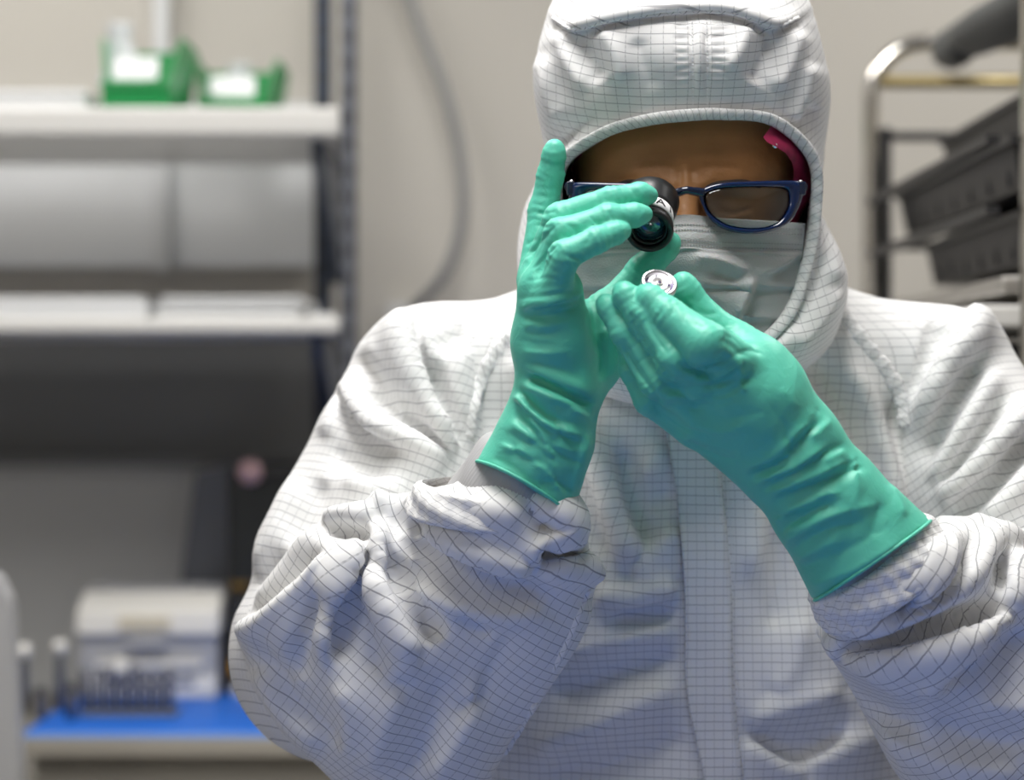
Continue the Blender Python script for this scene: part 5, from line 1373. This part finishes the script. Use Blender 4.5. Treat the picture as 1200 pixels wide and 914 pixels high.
tube_obj('bridge', [P(824, 226, wrapY(824)), P(812, 224, YG-.002), P(804, 223, YG-.003), P(796, 225, YG-.002), P(784, 228, wrapY(784))], [.0035, .003, .0028, .003, .0035], M['specs_dark'], t, 12, res=24)
for s, px in ((1, 940), (-1, 668)):
    a = P(px, 219, wrapY(px)+.001); b = P(px+s*1, 220, 1.60)
    tube_obj('temple', [a, a*.6+b*.4, b+np.array([0, .02, -.012])], [.0042, .0038, .0028], M['specs_dark'], t, 12, flat=.9, res=24)
    box_obj('end_piece', tuple(P(px-4, 229, wrapY(px))+[0, -.003, 0]), tuple(P(px+4, 213, wrapY(px))+[0, .005, 0]), M['specs_dark'], t, .0012)
    lathe_obj('hinge_screw', [(0, .0001), (0, .0016), (.001, .0014), (.0014, .0001)], P(px-s*2, 213, wrapY(px)-.001), (0, -.6, 1), M['silver'], t, 14, False)

# ------------------------------------------------------------------ loupe
fc = P(761, 272, 1.437); tilt = math.radians(34); ax = np.array([-.06, -math.cos(tilt), -math.sin(tilt)]); ax /= np.linalg.norm(ax)
t = empty('eye_loupe', tuple(fc)); tag(t, 'black eye loupe with a white band held against the left lens', 'loupe')
R_ = .0162
lathe_obj('front_ring', [(0, R_-.0032), (0, R_-.0010), (-.0012, R_), (-.0065, R_), (-.0075, R_-.0006), (-.0078, R_-.0035)], fc, ax, M['black'], t, 72)
lathe_obj('barrel', [(-.0070, R_-.0034), (-.0070, R_-.0012), (-.0100, R_-.0012), (-.0102, R_-.0006), (-.0225, R_-.0004), (-.0225, R_-.003)], fc, ax, M['black_matte'], t, 72)
bnd = lathe_obj('white_band', [(-.0095, R_-.0010), (-.0095, R_+.0001), (-.0212, R_+.0002), (-.0212, R_-.0010)], fc, ax, M['white_band'], t, 72)
lathe_obj('eye_cup', [(-.0200, R_-.003), (-.0200, R_), (-.0245, R_+.0010), (-.0330, R_+.0030), (-.0410, R_+.0042), (-.0425, R_+.0034), (-.0425, R_+.001), (-.0330, R_-.001)], fc, ax, M['black'], t, 72)
lathe_obj('inner_ring', [(-.0040, R_-.0034), (-.0040, R_-.0052), (-.0075, R_-.0052), (-.0075, R_-.0034)], fc, ax, M['black'], t, 72)
lm = mat('loupe_glass', (.015, .05, .07), .04, spec=.9, coat=1.0)
pr = [(-.0085+.0035*(1-(r/.0112)**2), max(r, .0001)) for r in np.linspace(.0112, 0, 12)]
lathe_obj('glass', pr, fc, ax, lm, t, 64, False)
# markings on the band
txt_m = M['black']
u_ = np.cross(ax, (0, 0, 1.)); u_ /= np.linalg.norm(u_); w_ = np.cross(u_, ax)
for ch, ang, sz in (('V', 96, .010), ('A', 62, .011), ('1', 30, .010)):
    cu = bpy.data.curves.new('marking', 'FONT'); cu.body = ch; cu.size = sz; cu.align_x = 'CENTER'; cu.align_y = 'CENTER'; cu.extrude = .00018
    a = math.radians(ang); nrm = math.cos(a)*(u_ if u_[0] > 0 else -u_)+math.sin(a)*(w_ if w_[2] > 0 else -w_)
    c_ = fc-ax*.0153+nrm*(R_+.00025)
    yv = Vector(-ax); zv = Vector(nrm); xv = yv.cross(zv).normalized(); zv = xv.cross(yv)
    tmp = bpy.data.objects.new('tmp', cu); COL.objects.link(tmp)
    me = bpy.data.meshes.new_from_object(tmp); bpy.data.objects.remove(tmp)
    me.transform(Matrix.Translation(Vector(c_)) @ Matrix((xv, yv, zv)).transposed().to_4x4())
    ob = link('marking', me, txt_m, bnd)

# ------------------------------------------------------------------ the metal part
mc = P(773, 331, 1.392); ti = math.radians(48); ax = np.array([.16, -math.sin(ti), math.cos(ti)]); ax /= np.linalg.norm(ax)
t = empty('metal_part', tuple(mc)); tag(t, 'small round silver metal part with a recessed ring, held in gloved fingertips', 'metal part')
R_ = .0118
lathe_obj('outer_ring', [(0, R_-.0022), (.0004, R_-.0018), (.0004, R_-.0006), (0, R_), (-.0130, R_), (-.0135, R_-.0004), (-.0135, .0001), (-.0028, .0001), (-.0028, R_-.0024), (0, R_-.0022)], mc, ax, M['silver'], t, 80, False)
lathe_obj('groove', [(-.0024, R_-.0023), (-.0024, .0075), (-.0028, .0075), (-.0028, R_-.0023)], mc, ax, M['hole'], t, 64)
lathe_obj('inner_disc', [(-.0028, .0078), (-.0006, .0076), (-.0002, .0072), (-.0002, .0026), (-.0010, .0024), (-.0010, .0001)], mc, ax, M['silver_matte'], t, 64, False)
lathe_obj('hub', [(-.0009, .0024), (.0004, .0022), (.0004, .0014), (-.0006, .0013), (-.0006, .0001)], mc, ax, M['steel'], t, 40, False)
lathe_obj('hub_bore', [(-.0005, .0013), (.00045, .00125), (.00045, .0001)], mc, ax, M['hole'], t, 24, False)
u_ = np.cross(ax, (0, 1., 0)); u_ /= np.linalg.norm(u_); w_ = np.cross(ax, u_)
for ang, rr, rd in ((175, .0062, .0009), (20, .0066, .0012), (75, .0064, .0006), (300, .0060, .0006)):
    a = math.radians(ang); d_ = math.cos(a)*u_+math.sin(a)*w_
    if (d_[0]*math.cos(a)) < -9: continue
    lathe_obj('screw_hole', [(-.0005, rd), (0.0001, rd), (0.0001, .00005)], mc+d_*rr, ax, M['hole'], t, 16, False)

# ------------------------------------------------------------------ the work bench in front of the person (below the frame), its blue mat lights the cloth from beneath
bench(-.9, 1.0, .62, 1.30, .86, 'bench with a blue mat in front of the person, below the frame')
t = empty('bench_mat', (0, .95, .86)); tag(t, 'blue mat on the bench in front of the person', 'mat')
box_obj('mat_sheet', (-.62, .70, .86), (.72, 1.27, .864), mat('front_mat_blue', (.014, .14, .60), .55), t)
